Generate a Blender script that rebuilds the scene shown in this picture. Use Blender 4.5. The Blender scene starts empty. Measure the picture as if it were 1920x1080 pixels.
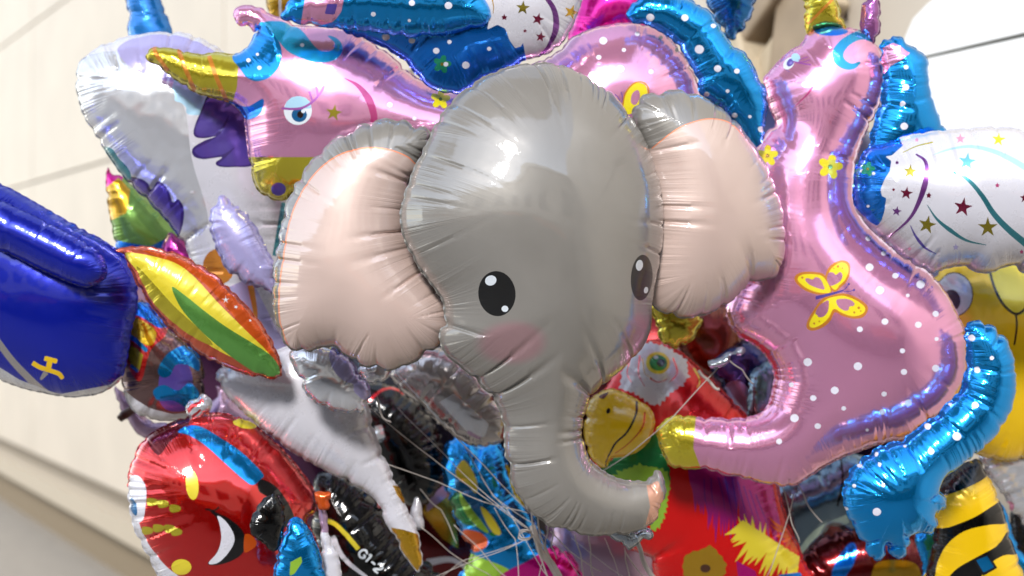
import bpy, math, random
import numpy as np
from mathutils import Vector, Matrix
from mathutils.geometry import delaunay_2d_cdt
R = math.radians
S = bpy.context.scene
COL = S.collection

# ------------------------------------------------------------------ camera, sky, sun
CAM = np.array([0.0, 0.0, 2.6]); LENS = 50.0; F = 1920 * LENS / 36.0
cd = bpy.data.cameras.new('camera'); cam = bpy.data.objects.new('camera', cd); COL.objects.link(cam)
cam.location = CAM; cam.rotation_euler = (R(90), 0, 0)
cd.lens = LENS; cd.sensor_width = 36; cd.clip_end = 400; cd.clip_start = 0.05
cd.dof.use_dof = True; cd.dof.focus_distance = 2.68; cd.dof.aperture_fstop = 2.4
S.camera = cam
SUN_EL, SUN_AZ = 34.0, -11.0                      # azimuth: degrees left of straight behind the camera
W = bpy.data.worlds.new('World'); S.world = W; W.use_nodes = True
nt = W.node_tree
sky = nt.nodes.new('ShaderNodeTexSky'); sky.sky_type = 'NISHITA'; sky.sun_disc = False
sky.sun_elevation = R(SUN_EL)
sd = Vector((math.sin(R(SUN_AZ)) * math.cos(R(SUN_EL)), -math.cos(R(SUN_AZ)) * math.cos(R(SUN_EL)), math.sin(R(SUN_EL))))
sky.sun_rotation = math.atan2(sd.x, sd.y)
sky.air_density = 1.0; sky.dust_density = 0.1; sky.ozone_density = 0.5
hs = nt.nodes.new('ShaderNodeHueSaturation'); hs.inputs['Saturation'].default_value = .5      # hazy, milky daylight
nt.links.new(sky.outputs[0], hs.inputs['Color']); nt.links.new(hs.outputs[0], nt.nodes['Background'].inputs[0])
nt.nodes['Background'].inputs[1].default_value = 0.15
sl = bpy.data.lights.new('sun', 'SUN'); sl.energy = 1.5; sl.angle = R(10); sl.color = (1.0, 0.955, 0.9)
so = bpy.data.objects.new('sun', sl); COL.objects.link(so)
so.rotation_euler = sd.to_track_quat('Z', 'Y').to_euler(); so.location = (0, -3, 8)
S.view_settings.view_transform = 'Standard'; S.view_settings.look = 'None'
S.view_settings.gamma = 1; S.view_settings.use_curve_mapping = False
S.view_settings.exposure = 1.38
try:
    S.cycles.max_bounces = 8; S.cycles.glossy_bounces = 5; S.cycles.diffuse_bounces = 3
    S.cycles.caustics_reflective = False; S.cycles.sample_clamp_indirect = 4.0
    S.cycles.use_denoising = True
except Exception: pass

# ------------------------------------------------------------------ materials
def srgb(c):
    if isinstance(c, str):
        c = tuple(int(c[i:i+2], 16) / 255 for i in (0, 2, 4))
    return tuple(x / 12.92 if x <= .04045 else ((x + .055) / 1.055) ** 2.4 for x in c)
MATS = {}
def foil(name, col, metal=.75, rough=.18, coat=.6, bump=1.0, spots=(), scale=.21, sheen2=None, crumple=1.0, cior=1.6):
    """printed foil; fine puckers run in from the seam (attribute 'seam': nearest seam point), spots = soft printed discs"""
    if name in MATS: return MATS[name]
    m = bpy.data.materials.new(name); m.use_nodes = True; MATS[name] = m
    t = m.node_tree; N = t.nodes; L = t.links
    b = N['Principled BSDF']
    c = srgb(col)
    # slight unevenness of the ink
    nz = N.new('ShaderNodeTexNoise'); nz.inputs['Scale'].default_value = 9; nz.inputs['Detail'].default_value = 3
    tc = N.new('ShaderNodeTexCoord'); L.new(tc.outputs['Object'], nz.inputs['Vector'])
    mx = N.new('ShaderNodeMix'); mx.data_type = 'RGBA'
    c2 = srgb(sheen2) if sheen2 else tuple(min(1, x * 1.12 + .004) for x in c)
    mx.inputs[6].default_value = (*[x * .94 for x in c], 1); mx.inputs[7].default_value = (*c2, 1)
    L.new(nz.outputs[0], mx.inputs[0]); out = mx.outputs[2]
    for (cx, cy, rx, ry, sc) in spots:
        mp = N.new('ShaderNodeMapping'); mp.inputs['Location'].default_value = (-cx / rx, -cy / ry, 0)
        mp.inputs['Scale'].default_value = (1 / rx, 1 / ry, 0)
        L.new(tc.outputs['Object'], mp.inputs[0])
        ln = N.new('ShaderNodeVectorMath'); ln.operation = 'LENGTH'; L.new(mp.outputs[0], ln.inputs[0])
        mr = N.new('ShaderNodeMapRange'); mr.interpolation_type = 'SMOOTHSTEP'
        mr.inputs[1].default_value = 1.08; mr.inputs[2].default_value = .62; mr.inputs[3].default_value = 0; mr.inputs[4].default_value = 1
        L.new(ln.outputs['Value'], mr.inputs[0])
        m2 = N.new('ShaderNodeMix'); m2.data_type = 'RGBA'
        L.new(mr.outputs[0], m2.inputs[0]); L.new(out, m2.inputs[6]); m2.inputs[7].default_value = (*srgb(sc), 1)
        out = m2.outputs[2]
    L.new(out, b.inputs['Base Color'])
    b.inputs['Metallic'].default_value = metal; b.inputs['Roughness'].default_value = rough
    b.inputs['Coat Weight'].default_value = coat; b.inputs['Coat Roughness'].default_value = .03
    b.inputs['Coat IOR'].default_value = cior
    # handling marks: patchy gloss
    n3 = N.new('ShaderNodeTexNoise'); n3.inputs['Scale'].default_value = 23; n3.inputs['Detail'].default_value = 6; n3.inputs['Roughness'].default_value = .7
    L.new(tc.outputs['Object'], n3.inputs['Vector'])
    m3 = N.new('ShaderNodeMapRange'); m3.inputs[1].default_value = .35; m3.inputs[2].default_value = .75; m3.inputs[3].default_value = rough*.92; m3.inputs[4].default_value = rough*1.12+.01
    L.new(n3.outputs[0], m3.inputs[0]); L.new(m3.outputs[0], b.inputs['Roughness'])
    # puckers
    at = N.new('ShaderNodeAttribute'); at.attribute_name = 'seam'
    am = N.new('ShaderNodeAttribute'); am.attribute_name = 'pucker'
    n1 = N.new('ShaderNodeTexNoise'); n1.inputs['Scale'].default_value = scale; n1.inputs['Detail'].default_value = 2.5
    n1.inputs['Roughness'].default_value = .55
    L.new(at.outputs['Vector'], n1.inputs['Vector'])
    mu = N.new('ShaderNodeMath'); mu.operation = 'MULTIPLY'; L.new(n1.outputs[0], mu.inputs[0]); L.new(am.outputs['Fac'], mu.inputs[1])
    n2 = N.new('ShaderNodeTexNoise'); n2.inputs['Scale'].default_value = 14 if crumple <= 1 else 17; n2.inputs['Detail'].default_value = 1
    L.new(tc.outputs['Object'], n2.inputs['Vector'])
    ma = N.new('ShaderNodeMath'); ma.operation = 'MULTIPLY_ADD'; L.new(n2.outputs[0], ma.inputs[0]); ma.inputs[1].default_value = .22*crumple
    L.new(mu.outputs[0], ma.inputs[2])
    bp = N.new('ShaderNodeBump'); bp.inputs['Strength'].default_value = 1.0; bp.inputs['Distance'].default_value = .0046 * bump
    L.new(ma.outputs[0], bp.inputs['Height']); L.new(bp.outputs[0], b.inputs['Normal'])
    L.new(bp.outputs[0], b.inputs['Coat Normal'])
    return m
def plain(name, col, rough=.5, metal=0, bump=0, scale=30, var=.12, coat=0):
    if name in MATS: return MATS[name]
    m = bpy.data.materials.new(name); m.use_nodes = True; MATS[name] = m
    t = m.node_tree; N = t.nodes; L = t.links; b = N['Principled BSDF']; c = srgb(col)
    tc = N.new('ShaderNodeTexCoord')
    nz = N.new('ShaderNodeTexNoise'); nz.inputs['Scale'].default_value = scale; nz.inputs['Detail'].default_value = 6
    L.new(tc.outputs['Object'], nz.inputs['Vector'])
    mx = N.new('ShaderNodeMix'); mx.data_type = 'RGBA'; L.new(nz.outputs[0], mx.inputs[0])
    mx.inputs[6].default_value = (*[x * (1 - var) for x in c], 1); mx.inputs[7].default_value = (*[min(1, x * (1 + var)) for x in c], 1)
    L.new(mx.outputs[2], b.inputs['Base Color'])
    b.inputs['Roughness'].default_value = rough; b.inputs['Metallic'].default_value = metal; b.inputs['Coat Weight'].default_value = coat
    if bump:
        bp = N.new('ShaderNodeBump'); bp.inputs['Distance'].default_value = bump
        L.new(nz.outputs[0], bp.inputs['Height']); L.new(bp.outputs[0], b.inputs['Normal'])
    return m

# ------------------------------------------------------------------ outline helpers (photo pixels, 1920 wide)
def Z(s, ox, oy, pts): return [(ox + x / s, oy + y / s) + tuple(r) for x, y, *r in pts]
z1 = lambda *p: Z(2.7, 0, 0, p);      z2 = lambda *p: Z(2.7, 440, 0, p);    z3 = lambda *p: Z(2.7, 900, 0, p)
z4 = lambda *p: Z(3, 1340, 0, p);     z5 = lambda *p: Z(2.7, 0, 340, p);    z6 = lambda *p: Z(2.7, 200, 680, p)
z7 = lambda *p: Z(2.076, 480, 200, p); z1b = lambda *p: Z(2.454, 640, 640, p); z2b = lambda *p: Z(2.076, 1060, 560, p)
z3b = lambda *p: Z(2.076, 1500, 560, p); z4b = lambda *p: Z(2.571, 1400, 200, p); z6b = lambda *p: Z(1.8625, 740, 440, p)
z7b = lambda *p: Z(2.16, 1140, 140, p)
def smooth(pts, n=8):
    P = np.array([p[:2] for p in pts], float); m = len(P); out = []
    for i in range(m):
        a, b, c, d = P[i-1], P[i], P[(i+1) % m], P[(i+2) % m]
        for k in range(n):
            t = k / n
            out.append(.5 * ((2*b) + (c-a)*t + (2*a-5*b+4*c-d)*t*t + (3*b-a-3*c+d)*t**3))
    return np.array(out)
def resample(P, step, closed=True):
    P = np.asarray(P, float)
    Q = np.vstack([P, P[:1]]) if closed else P
    seg = np.hypot(*np.diff(Q, axis=0).T); s = np.concatenate([[0], np.cumsum(seg)])
    n = max(4, int(round(s[-1] / step)))
    t = np.linspace(0, s[-1], n, endpoint=not closed)
    return np.column_stack([np.interp(t, s, Q[:, 0]), np.interp(t, s, Q[:, 1])]), s[-1]
def ell(cx, cy, rx, ry=None, rot=0, n=20):
    ry = ry or rx; t = np.linspace(0, 2*math.pi, n, endpoint=False); c, s = math.cos(R(rot)), math.sin(R(rot))
    x, y = rx*np.cos(t), ry*np.sin(t)
    return np.column_stack([cx + x*c - y*s, cy + x*s + y*c])
def star(cx, cy, r, rot=0, ratio=.4):
    return np.array([(cx + (r if k % 2 == 0 else r*ratio)*math.sin(R(rot)+k*math.pi/5), cy - (r if k % 2 == 0 else r*ratio)*math.cos(R(rot)+k*math.pi/5)) for k in range(10)])
def flower(cx, cy, r, rot=0, k=5):
    t = np.linspace(0, 2*math.pi, 50, endpoint=False); q = r*(.42 + .58*np.abs(np.cos(k*t/2 + R(rot)))**.8)
    return np.column_stack([cx + q*np.cos(t), cy + q*np.sin(t)])
def stroke(pts, w0, w1=None, n=6):
    P = np.array([p[:2] for p in pts], float); w1 = w0 if w1 is None else w1
    Q = np.vstack([2*P[0]-P[1], P, 2*P[-1]-P[-2]]); C = []
    for i in range(len(P)-1):
        a, b, c, d = Q[i:i+4]
        for k in range(n):
            t = k/n; C.append(.5*((2*b)+(c-a)*t+(2*a-5*b+4*c-d)*t*t+(3*b-a-3*c+d)*t**3))
    C.append(P[-1]); C = np.array(C); T = np.gradient(C, axis=0); T /= np.hypot(*T.T)[:, None] + 1e-9
    Nn = np.column_stack([-T[:, 1], T[:, 0]]); m = len(C); f = np.linspace(0, 1, m)
    if isinstance(w0, tuple): w = np.interp(f, [0, .5, 1], w0)
    else: w = w0 + (w1-w0)*f
    return np.vstack([C + Nn*w[:, None]/2, (C - Nn*w[:, None]/2)[::-1]])

def inside(P, poly):
    x, y = P[:, 0], P[:, 1]; r = np.zeros(len(P), bool)
    bb = poly.min(0), poly.max(0)
    idx = np.where((x >= bb[0][0]) & (x <= bb[1][0]) & (y >= bb[0][1]) & (y <= bb[1][1]))[0]
    if not len(idx): return r
    X, Y = x[idx], y[idx]; q = np.zeros(len(idx), bool)
    a = poly; b = np.roll(poly, -1, 0)
    for (x0, y0), (x1, y1) in zip(a, b):
        if y0 == y1: continue
        c = ((y0 > Y) != (y1 > Y))
        q ^= c & (X < (x1-x0)*(Y-y0)/(y1-y0) + x0)
    r[idx] = q; return r

class Plane:
    """a tilted plane in the scene; local units are millimetre-like 'u' = one photo pixel at the anchor's distance"""
    def __init__(s, ax, ay, D, yaw=0, pitch=0):
        s.u = D / F
        s.O = CAM + D * np.array([(ax-960)/F, 1, -(ay-540)/F])
        M = Matrix.Rotation(R(yaw), 3, 'Z') @ Matrix.Rotation(R(pitch), 3, 'X')
        s.B = np.array(M @ Matrix(((1, 0, 0), (0, 0, -1), (0, 1, 0))))     # columns: X, Y, normal (towards the camera)
        s.M = Matrix(((*s.B[0], s.O[0]), (*s.B[1], s.O[1]), (*s.B[2], s.O[2]), (0, 0, 0, 1)))
    def rays(s, P):
        P = np.asarray(P, float)[:, :2]
        return np.column_stack([(P[:, 0]-960)/F, np.ones(len(P)), -(P[:, 1]-540)/F])
    def loc(s, P, hf=None):
        d = s.rays(P); dl = d @ s.B; cl = (CAM - s.O) @ s.B
        h = np.zeros(len(d))
        for _ in range(1 if hf is None else 9):
            t = (h - cl[2]) / dl[:, 2]
            q = (cl + dl * t[:, None])[:, :2] / s.u
            if hf is not None: h = .5*h + .5*hf(q) * s.u
        return q

class Inflated:
    def __init__(s, B, k, seed, crease=1.0, fine=1.0, p=.5, gap=(26, 60), reach=(18, 60), scal=1.0, cw=1.0):
        rng = np.random.RandomState(seed); s.B = B; s.k = k; s.p = p; s.fine = fine; s.soft = .42; s.scal = scal
        nb = len(B); s.S = nb; s.seg = np.hypot(*(np.roll(B, -1, 0)-B).T); s.cum = np.concatenate([[0], np.cumsum(s.seg)]); s.L = s.cum[-1]
        lo, hi = B.min(0)-8, B.max(0)+8; s.lo = lo
        ext = (hi-lo).max(); sizes = []
        g = max(3.0, ext/230); 
        # membrane height on a grid, coarse to fine
        u = None
        for gg in (g*4, g*2, g):
            nx, ny = int((hi[0]-lo[0])/gg)+2, int((hi[1]-lo[1])/gg)+2
            X, Y = np.meshgrid(lo[0]+gg*np.arange(nx), lo[1]+gg*np.arange(ny))
            m = inside(np.column_stack([X.ravel(), Y.ravel()]), B).reshape(ny, nx)
            if u is None: v = np.zeros((ny, nx))
            else:
                fx = np.clip((X-lo[0])/pg, 0, u.shape[1]-1.001); fy = np.clip((Y-lo[1])/pg, 0, u.shape[0]-1.001)
                ix, iy = fx.astype(int), fy.astype(int); ax, ay = fx-ix, fy-iy
                v = (u[iy, ix]*(1-ax)+u[iy, ix+1]*ax)*(1-ay)+(u[iy+1, ix]*(1-ax)+u[iy+1, ix+1]*ax)*ay
            v = v*m
            chk = (np.add.outer(np.arange(ny), np.arange(nx)) % 2).astype(bool)
            wv = 1.9
            for it in range(260 if gg > g*3 else 120):
                for c in (chk, ~chk):
                    nb4 = np.zeros_like(v)
                    nb4[1:-1, 1:-1] = (v[:-2, 1:-1]+v[2:, 1:-1]+v[1:-1, :-2]+v[1:-1, 2:]+gg*gg)/4
                    v = np.where(c & m, v+wv*(nb4-v), v)
            u, pg = np.maximum(v, 0), gg
        s.ug, s.g = u, pg
        s.cs, s.cr = [], []
        q = 0
        while q < s.L:
            q += rng.uniform(*gap)*rng.choice([.35, 1, 1, 1.7]); s.cs.append(q); s.cr.append((rng.uniform(.2, 1)**1.2*crease, rng.uniform(1.3, 2.2)*cw, rng.uniform(*reach)))
        s.ph = rng.uniform(0, 6.28, 10); s.kk = np.round(s.L/np.array([11, 14, 18, 24, 33, 47, 70, 110, 170, 260])) * 2*math.pi/s.L
        s.rng = rng
    def near(s, P):
        n = len(P); d = np.empty(n); sp = np.empty(n); nb = np.empty((n, 2)); B = s.B; m = len(B)
        for i in range(0, n, 3000):
            Q = P[i:i+3000]; D = ((Q[:, None, :]-B[None])**2).sum(2); j = D.argmin(1)
            best = None
            for o in (-1, 0):
                a = (j+o) % m; A, Bn = B[a], B[(a+1) % m]; e = Bn-A; l = (e**2).sum(1)
                t = np.clip(((Q-A)*e).sum(1)/l, 0, 1); C = A+e*t[:, None]; dd = np.hypot(*(Q-C).T); ss = s.cum[a]+t*np.sqrt(l)
                if best is None: best = [dd, ss, C]
                else:
                    k = dd < best[0]; best[0] = np.where(k, dd, best[0]); best[1] = np.where(k, ss, best[1]); best[2] = np.where(k[:, None], C, best[2])
            d[i:i+3000], sp[i:i+3000], nb[i:i+3000] = best
        return d, sp, nb
    def uval(s, P):
        fx = np.clip((P[:, 0]-s.lo[0])/s.g, 0, s.ug.shape[1]-1.001); fy = np.clip((P[:, 1]-s.lo[1])/s.g, 0, s.ug.shape[0]-1.001)
        ix, iy = fx.astype(int), fy.astype(int); ax, ay = fx-ix, fy-iy; u = s.ug
        return (u[iy, ix]*(1-ax)+u[iy, ix+1]*ax)*(1-ay)+(u[iy+1, ix]*(1-ax)+u[iy+1, ix+1]*ax)*ay
    def height(s, P, full=False):
        d, sp, nb = s.near(P); ins = inside(P, s.B) | (d < .05)
        d = np.where(ins, d, 0)
        d0 = 1.6*s.g
        dirn = (P-nb)/np.maximum(d, 1e-6)[:, None]
        P2 = np.where((d < d0)[:, None] & (d > 1e-3)[:, None], nb+dirn*d0, P)
        u = s.uval(P2); u = np.where(d < d0, u*np.clip(d/d0, 0, 1), u)
        h = s.k*np.power(np.maximum(2*u, 0), .5)
        if s.p != .5:
            a = np.maximum((2*u/np.maximum(d, .5)+d)/2, 1); h = h*np.power(np.clip(h/(s.k*a), 1e-4, 1), s.p*2-1)
        a = np.maximum((2*u/np.maximum(d, .5)+d)/2, d); t = np.clip(d/np.maximum(a, 1), 0, 1)
        h = h*(.60+.40*np.sqrt(np.clip(2*t-t*t, 0, 1)))*1.06
        wv = sum(np.sin(P[:, 0]*math.cos(an)*2*math.pi/wl+P[:, 1]*math.sin(an)*2*math.pi/wl+s.ph[j]) for j, (an, wl) in enumerate(((.4, 190), (1.5, 150), (2.4, 230), (.9, 105), (2.9, 120))))
        h = h+wv*s.soft*np.clip(d/45, 0, 1)
        if not full: return h
        M = np.zeros(len(P)); E = np.zeros(len(P))
        for c, (am, w, r) in zip(s.cs, s.cr):
            ds = np.abs((sp-c+s.L/2) % s.L-s.L/2); ok = ds < 40
            ww = w*(1+d[ok]/70)
            M[ok] += am*np.exp(-(ds[ok]/ww)**2)*np.exp(-(d[ok]/r)**1.5)
            E[ok] += am*np.exp(-(ds[ok]/(w*3.2*s.scal))**2)
        fade = (1-t)**.8
        ns = sum(np.sin(kq*sp+ph)*w for kq, ph, w in zip(s.kk[:4], s.ph[:4], (.5, .6, .5, .5)))
        lowf = np.clip(.35+.5*np.sin(s.kk[6]*sp+s.ph[6])*np.sin(s.kk[8]*sp+s.ph[8])+.35*np.sin(s.kk[5]*sp+s.ph[5])*np.sin(s.kk[9]*sp+s.ph[9]), 0, 1)
        h2 = h*(1-.30*np.clip(M, 0, 1.2)*(.04+.96*fade))
        h2 += s.fine*.75*ns*lowf*np.exp(-d/34)*np.clip(d/7, 0, 1)*fade
        zed = (np.sin(s.kk[3]*sp+s.ph[3])*.9+np.sin(s.kk[4]*sp+s.ph[4])*1.5+np.sin(s.kk[5]*sp+s.ph[5])*1.6)*s.fine*.6
        h2 += zed*np.exp(-d/10)
        shift = np.clip(E, 0, 1.3)*4.6*s.scal*np.exp(-d/9)
        # inward direction
        amp = lowf*np.exp(-d/48)*fade*np.clip(d/5+.3, 0, 1)+.12*np.exp(-d/90)*fade
        return h2, d, nb, np.where(ins & (d > 1e-3), 1, 0)[:, None]*dirn, shift, amp, zed

def mesh_obj(name, V, Fc, mats, parent=None, mi=None, nrm=None, attrs=None, matrix=None):
    me = bpy.data.meshes.new(name); me.from_pydata([tuple(v) for v in V], [], [tuple(f) for f in Fc])
    for m in mats: me.materials.append(m)
    if mi is not None: me.polygons.foreach_set('material_index', np.asarray(mi, np.int32))
    me.polygons.foreach_set('use_smooth', [True]*len(Fc))
    if attrs:
        for an, arr in attrs.items():
            if arr.ndim == 2:
                a = me.attributes.new(an, 'FLOAT_VECTOR', 'POINT'); a.data.foreach_set('vector', arr.astype(np.float32).ravel())
            else:
                a = me.attributes.new(an, 'FLOAT', 'POINT'); a.data.foreach_set('value', arr.astype(np.float32))
    me.update()
    if nrm is not None: me.normals_split_custom_set_from_vertices([tuple(n) for n in nrm])
    o = bpy.data.objects.new(name, me); COL.objects.link(o)
    if parent is not None: o.parent = parent
    if matrix is not None: o.matrix_world = matrix
    return o
def tag(o, label, cat=None, group=None, kind=None):
    if label: o['label'] = label
    if cat: o['category'] = cat
    if group: o['group'] = group
    if kind: o['kind'] = kind
    return o
SEED = [7]
THINGS = []
def thing(name, label, cat, px, py, D, group=None):
    o = bpy.data.objects.new(name, None); COL.objects.link(o); o.empty_display_size = .05
    o.location = CAM + D*np.array([(px-960)/F, 1, -(py-540)/F]); tag(o, label, cat, group)
    THINGS.append(o); return o
def mtx(o): return Matrix.Translation(o.location) @ o.rotation_euler.to_matrix().to_4x4()
def put(o, parent, M):
    """place o in the world at M under parent (an un-rotated Empty, or a part placed by put)"""
    o.parent = parent
    pw = parent.get('_w'); 
    PW = WORLDM.get(parent.name, mtx(parent))
    o.matrix_local = PW.inverted() @ M; WORLDM[o.name] = M
WORLDM = {}

def balloon(name, outline, mat, parent, D, yaw=0, pitch=0, k=.6, prints=(), parts=(), step=7, near=4.5, crease=1., fine=1.,
            sharp=False, anchor=None, p=.5, hem=1.6, gap=(26, 60), reach=(18, 60), back=None, label=None, zoff=0, scal=1.0, cw=1.0):
    """one inflated two-sheet foil piece. prints = [(material, polygon px)], parts = [(part name, material, polygon px[, subparts])]"""
    SEED[0] += 1
    O = np.array([q[:2] for q in outline], float)
    OS = O if sharp else smooth(outline)
    ax, ay = anchor or tuple((OS.min(0)+OS.max(0))/2)
    PL = Plane(ax, ay, D, yaw, pitch)
    B, _ = resample(PL.loc(OS), 3.2)
    I = Inflated(B, k, SEED[0], crease, fine, p, gap, reach, scal, cw)
    hf = lambda q: I.height(q)
    regs = []
    for it in prints:
        q, _ = resample(PL.loc(resample(it[1], 3.0)[0], hf), 2.6); regs.append((it[0], None, q))
    for it in parts:
        q, _ = resample(PL.loc(resample(it[2], 3.0)[0], hf), 2.6); regs.append((it[1], it[0], q))
    pts = [B]; edges = [(i, (i+1) % len(B)) for i in range(len(B))]; n = len(B)
    for _, _, q in regs:
        pts.append(q); edges += [(n+i, n+(i+1) % len(q)) for i in range(len(q))]; n += len(q)
    cons = np.vstack(pts)
    lo, hi = B.min(0), B.max(0)
    def hexg(st):
        xs = np.arange(lo[0], hi[0]+st, st); ys = np.arange(lo[1], hi[1]+st, st*.866)
        X, Y = np.meshgrid(xs, ys); X = X+(np.arange(len(ys)) % 2)[:, None]*st/2
        return np.column_stack([X.ravel(), Y.ravel()])
    def dist(P, Q):
        r = np.empty(len(P))
        for i in range(0, len(P), 3000): r[i:i+3000] = np.sqrt(((P[i:i+3000, None]-Q[None])**2).sum(2).min(1))
        return r
    H1 = hexg(near); H1 = H1[inside(H1, B)]; d1 = dist(H1, B); H1 = H1[(d1 > near*.55) & (d1 < 62)]
    H2 = hexg(step); H2 = H2[inside(H2, B)]; H2 = H2[dist(H2, B) >= 62]
    H = np.vstack([H1, H2])
    if len(regs): H = H[dist(H, np.vstack([r[2] for r in regs])) > 1.8]
    allp = np.vstack([cons, H])
    r = delaunay_2d_cdt([Vector(q) for q in allp], edges, [], 0, 1e-3, False)
    P = np.array([v[:] for v in r[0]]); T = np.array([f for f in r[2] if len(f) == 3])
    cen = P[T].mean(1); T = T[inside(cen, B)]
    e1 = P[T[:, 1]]-P[T[:, 0]]; e2 = P[T[:, 2]]-P[T[:, 0]]; ar = e1[:, 0]*e2[:, 1]-e1[:, 1]*e2[:, 0]
    T[ar < 0] = T[ar < 0][:, ::-1]; T = T[np.abs(ar) > 1e-6]; cen = P[T].mean(1)
    used = np.unique(T); rm = -np.ones(len(P), int); rm[used] = np.arange(len(used)); P = P[used]; T = rm[T]
    h, d, nb, dr, sh, amp, zed = I.height(P, True)
    on = d < .06
    # seam shift: pull inwards using the membrane's gradient on the seam itself
    bi = np.array([((B-q)**2).sum(1).argmin() for q in P[on]]) if on.any() else np.array([], int)
    tan = np.roll(B, -1, 0)-np.roll(B, 1, 0); tan /= np.hypot(*tan.T)[:, None]
    area = .5*np.sum(B[:, 0]*np.roll(B[:, 1], -1)-np.roll(B[:, 0], -1)*B[:, 1]); sg = 1 if area > 0 else -1
    inn = np.column_stack([-tan[:, 1], tan[:, 0]])*sg
    dr = dr.copy(); dr[on] = inn[bi]
    XY = P+dr*sh[:, None]
    u = PL.u
    V = np.column_stack([XY*u, h*u]); 
    def normals(V, T):
        fn = np.cross(V[T[:, 1]]-V[T[:, 0]], V[T[:, 2]]-V[T[:, 0]]); n = np.zeros_like(V)
        for c in range(3): np.add.at(n, T[:, c], fn)
        return n/np.maximum(np.linalg.norm(n, axis=1), 1e-12)[:, None]
    nf = normals(V, T)
    # which region each triangle is in (the last one wins)
    reg = -np.ones(len(T), int)
    for i, (_, _, q) in enumerate(regs): reg[inside(cen, q)] = i
    mats = [mat]; slot = {}
    mi = np.zeros(len(T), int); own = np.ones(len(T), bool)
    for i, (mm, pn, _) in enumerate(regs):
        if pn is None:
            if mm.name not in slot: slot[mm.name] = len(mats); mats.append(mm)
            mi[reg == i] = slot[mm.name]
        else: own[reg == i] = False
    seamv = np.column_stack([nb, np.full(len(P), SEED[0]*37.0)])
    # back sheet and hem
    hb, *_ = (I.height(P),)
    nV = len(P)
    zr = (h*0+zed*np.exp(-d/10))*u
    Vb = np.column_stack([XY*u, np.minimum(-hb*u+zr, V[:, 2]-1e-5)]); Vb[on, 2] = V[on, 2]
    Tb = T[:, ::-1]+nV
    nbk = normals(Vb, T[:, ::-1])
    allV = [V, Vb]; allN = [nf, nbk]; Fs = [T[own], Tb]; MI = [mi[own], np.zeros(len(Tb), int) if back is None else np.full(len(Tb), len(mats))]
    if back is not None: mats = mats+[back]
    A1 = [seamv, seamv]; A2 = [amp, amp]
    if hem:
        order = np.where(on)[0]; order = order[np.argsort(I.near(P[order])[1])]
        bo = np.array([((B-q)**2).sum(1).argmin() for q in P[order]])
        rngp = hem*(1+.25*np.sin(I.kk[2]*I.cum[bo]+I.ph[2]))
        # pull the hem in at tight inside corners so it never folds over itself
        V1 = V[order].copy(); V2 = V1.copy(); V2[:, :2] -= inn[bo]*(rngp*u)[:, None]
        V2[:, 2] += (np.sin(I.kk[1]*I.cum[bo])*.5-.4)*u
        m = len(order); base = 2*nV
        th = .35*u
        allV += [V1+[0, 0, th], V2+[0, 0, th], V1-[0, 0, th], V2-[0, 0, th]]
        ar_ = np.arange(m); nx_ = (ar_+1) % m
        q1 = np.column_stack([base+ar_, base+m+ar_, base+m+nx_, base+nx_]); q2 = np.column_stack([base+2*m+ar_, base+2*m+nx_, base+3*m+nx_, base+3*m+ar_])
        q3 = np.column_stack([base+m+ar_, base+3*m+ar_, base+3*m+nx_, base+m+nx_])
        if sg < 0: q1, q2, q3 = q1[:, ::-1], q2[:, ::-1], q3[:, ::-1]
        quads = np.vstack([q1, q2, q3])
        tilt = .35*np.sin(I.kk[2]*I.cum[bo]+I.ph[1])[:, None]*np.column_stack([tan[bo], np.zeros(m)])
        up = np.column_stack([-inn[bo]*.8, np.full(m, .5)])+tilt; up /= np.linalg.norm(up, axis=1)[:, None]
        allN += [up, up, -up, -up]; A1 += [seamv[order]]*4; A2 += [amp[order]*0]*4
        # the hem takes the print beside it
        mm_ = np.zeros(m, int)
        vm = {}
        for f, k_ in zip(T, mi):
            for vv in f:
                if on[vv]: vm[vv] = k_
        mm_ = np.array([vm.get(v_, 0) for v_ in order]); hm = np.concatenate([mm_, mm_, mm_])
        FQ = [tuple(f) for f in quads]
    else: FQ, hm = [], np.array([], int)
    faces = [tuple(f) for f in np.vstack(Fs)]+FQ
    MI = np.concatenate(MI+[hm]).astype(int)
    o = mesh_obj(name, np.vstack(allV), faces, mats, None, MI, np.vstack(allN), {'seam': np.vstack(A1), 'pucker': np.concatenate(A2)})
    put(o, parent, PL.M)
    if label: o['label'] = label
    made = {}
    for i, (mm, pn, _) in enumerate(regs):
        if pn is None: continue
        sub = T[reg == i]
        if not len(sub): continue
        us = np.unique(sub); r2 = -np.ones(nV, int); r2[us] = np.arange(len(us))
        nm = pn.split('>')[-1].split('#')[0]
        po = mesh_obj(nm, V[us], r2[sub], [mm], None, None, nf[us], {'seam': seamv[us], 'pucker': amp[us]})
        par = made.get(pn.split('>')[0], o) if '>' in pn else parent
        put(po, par, PL.M); made[pn] = po
    o_last[0] = (PL, I)
    return o
o_last = [None]

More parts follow.
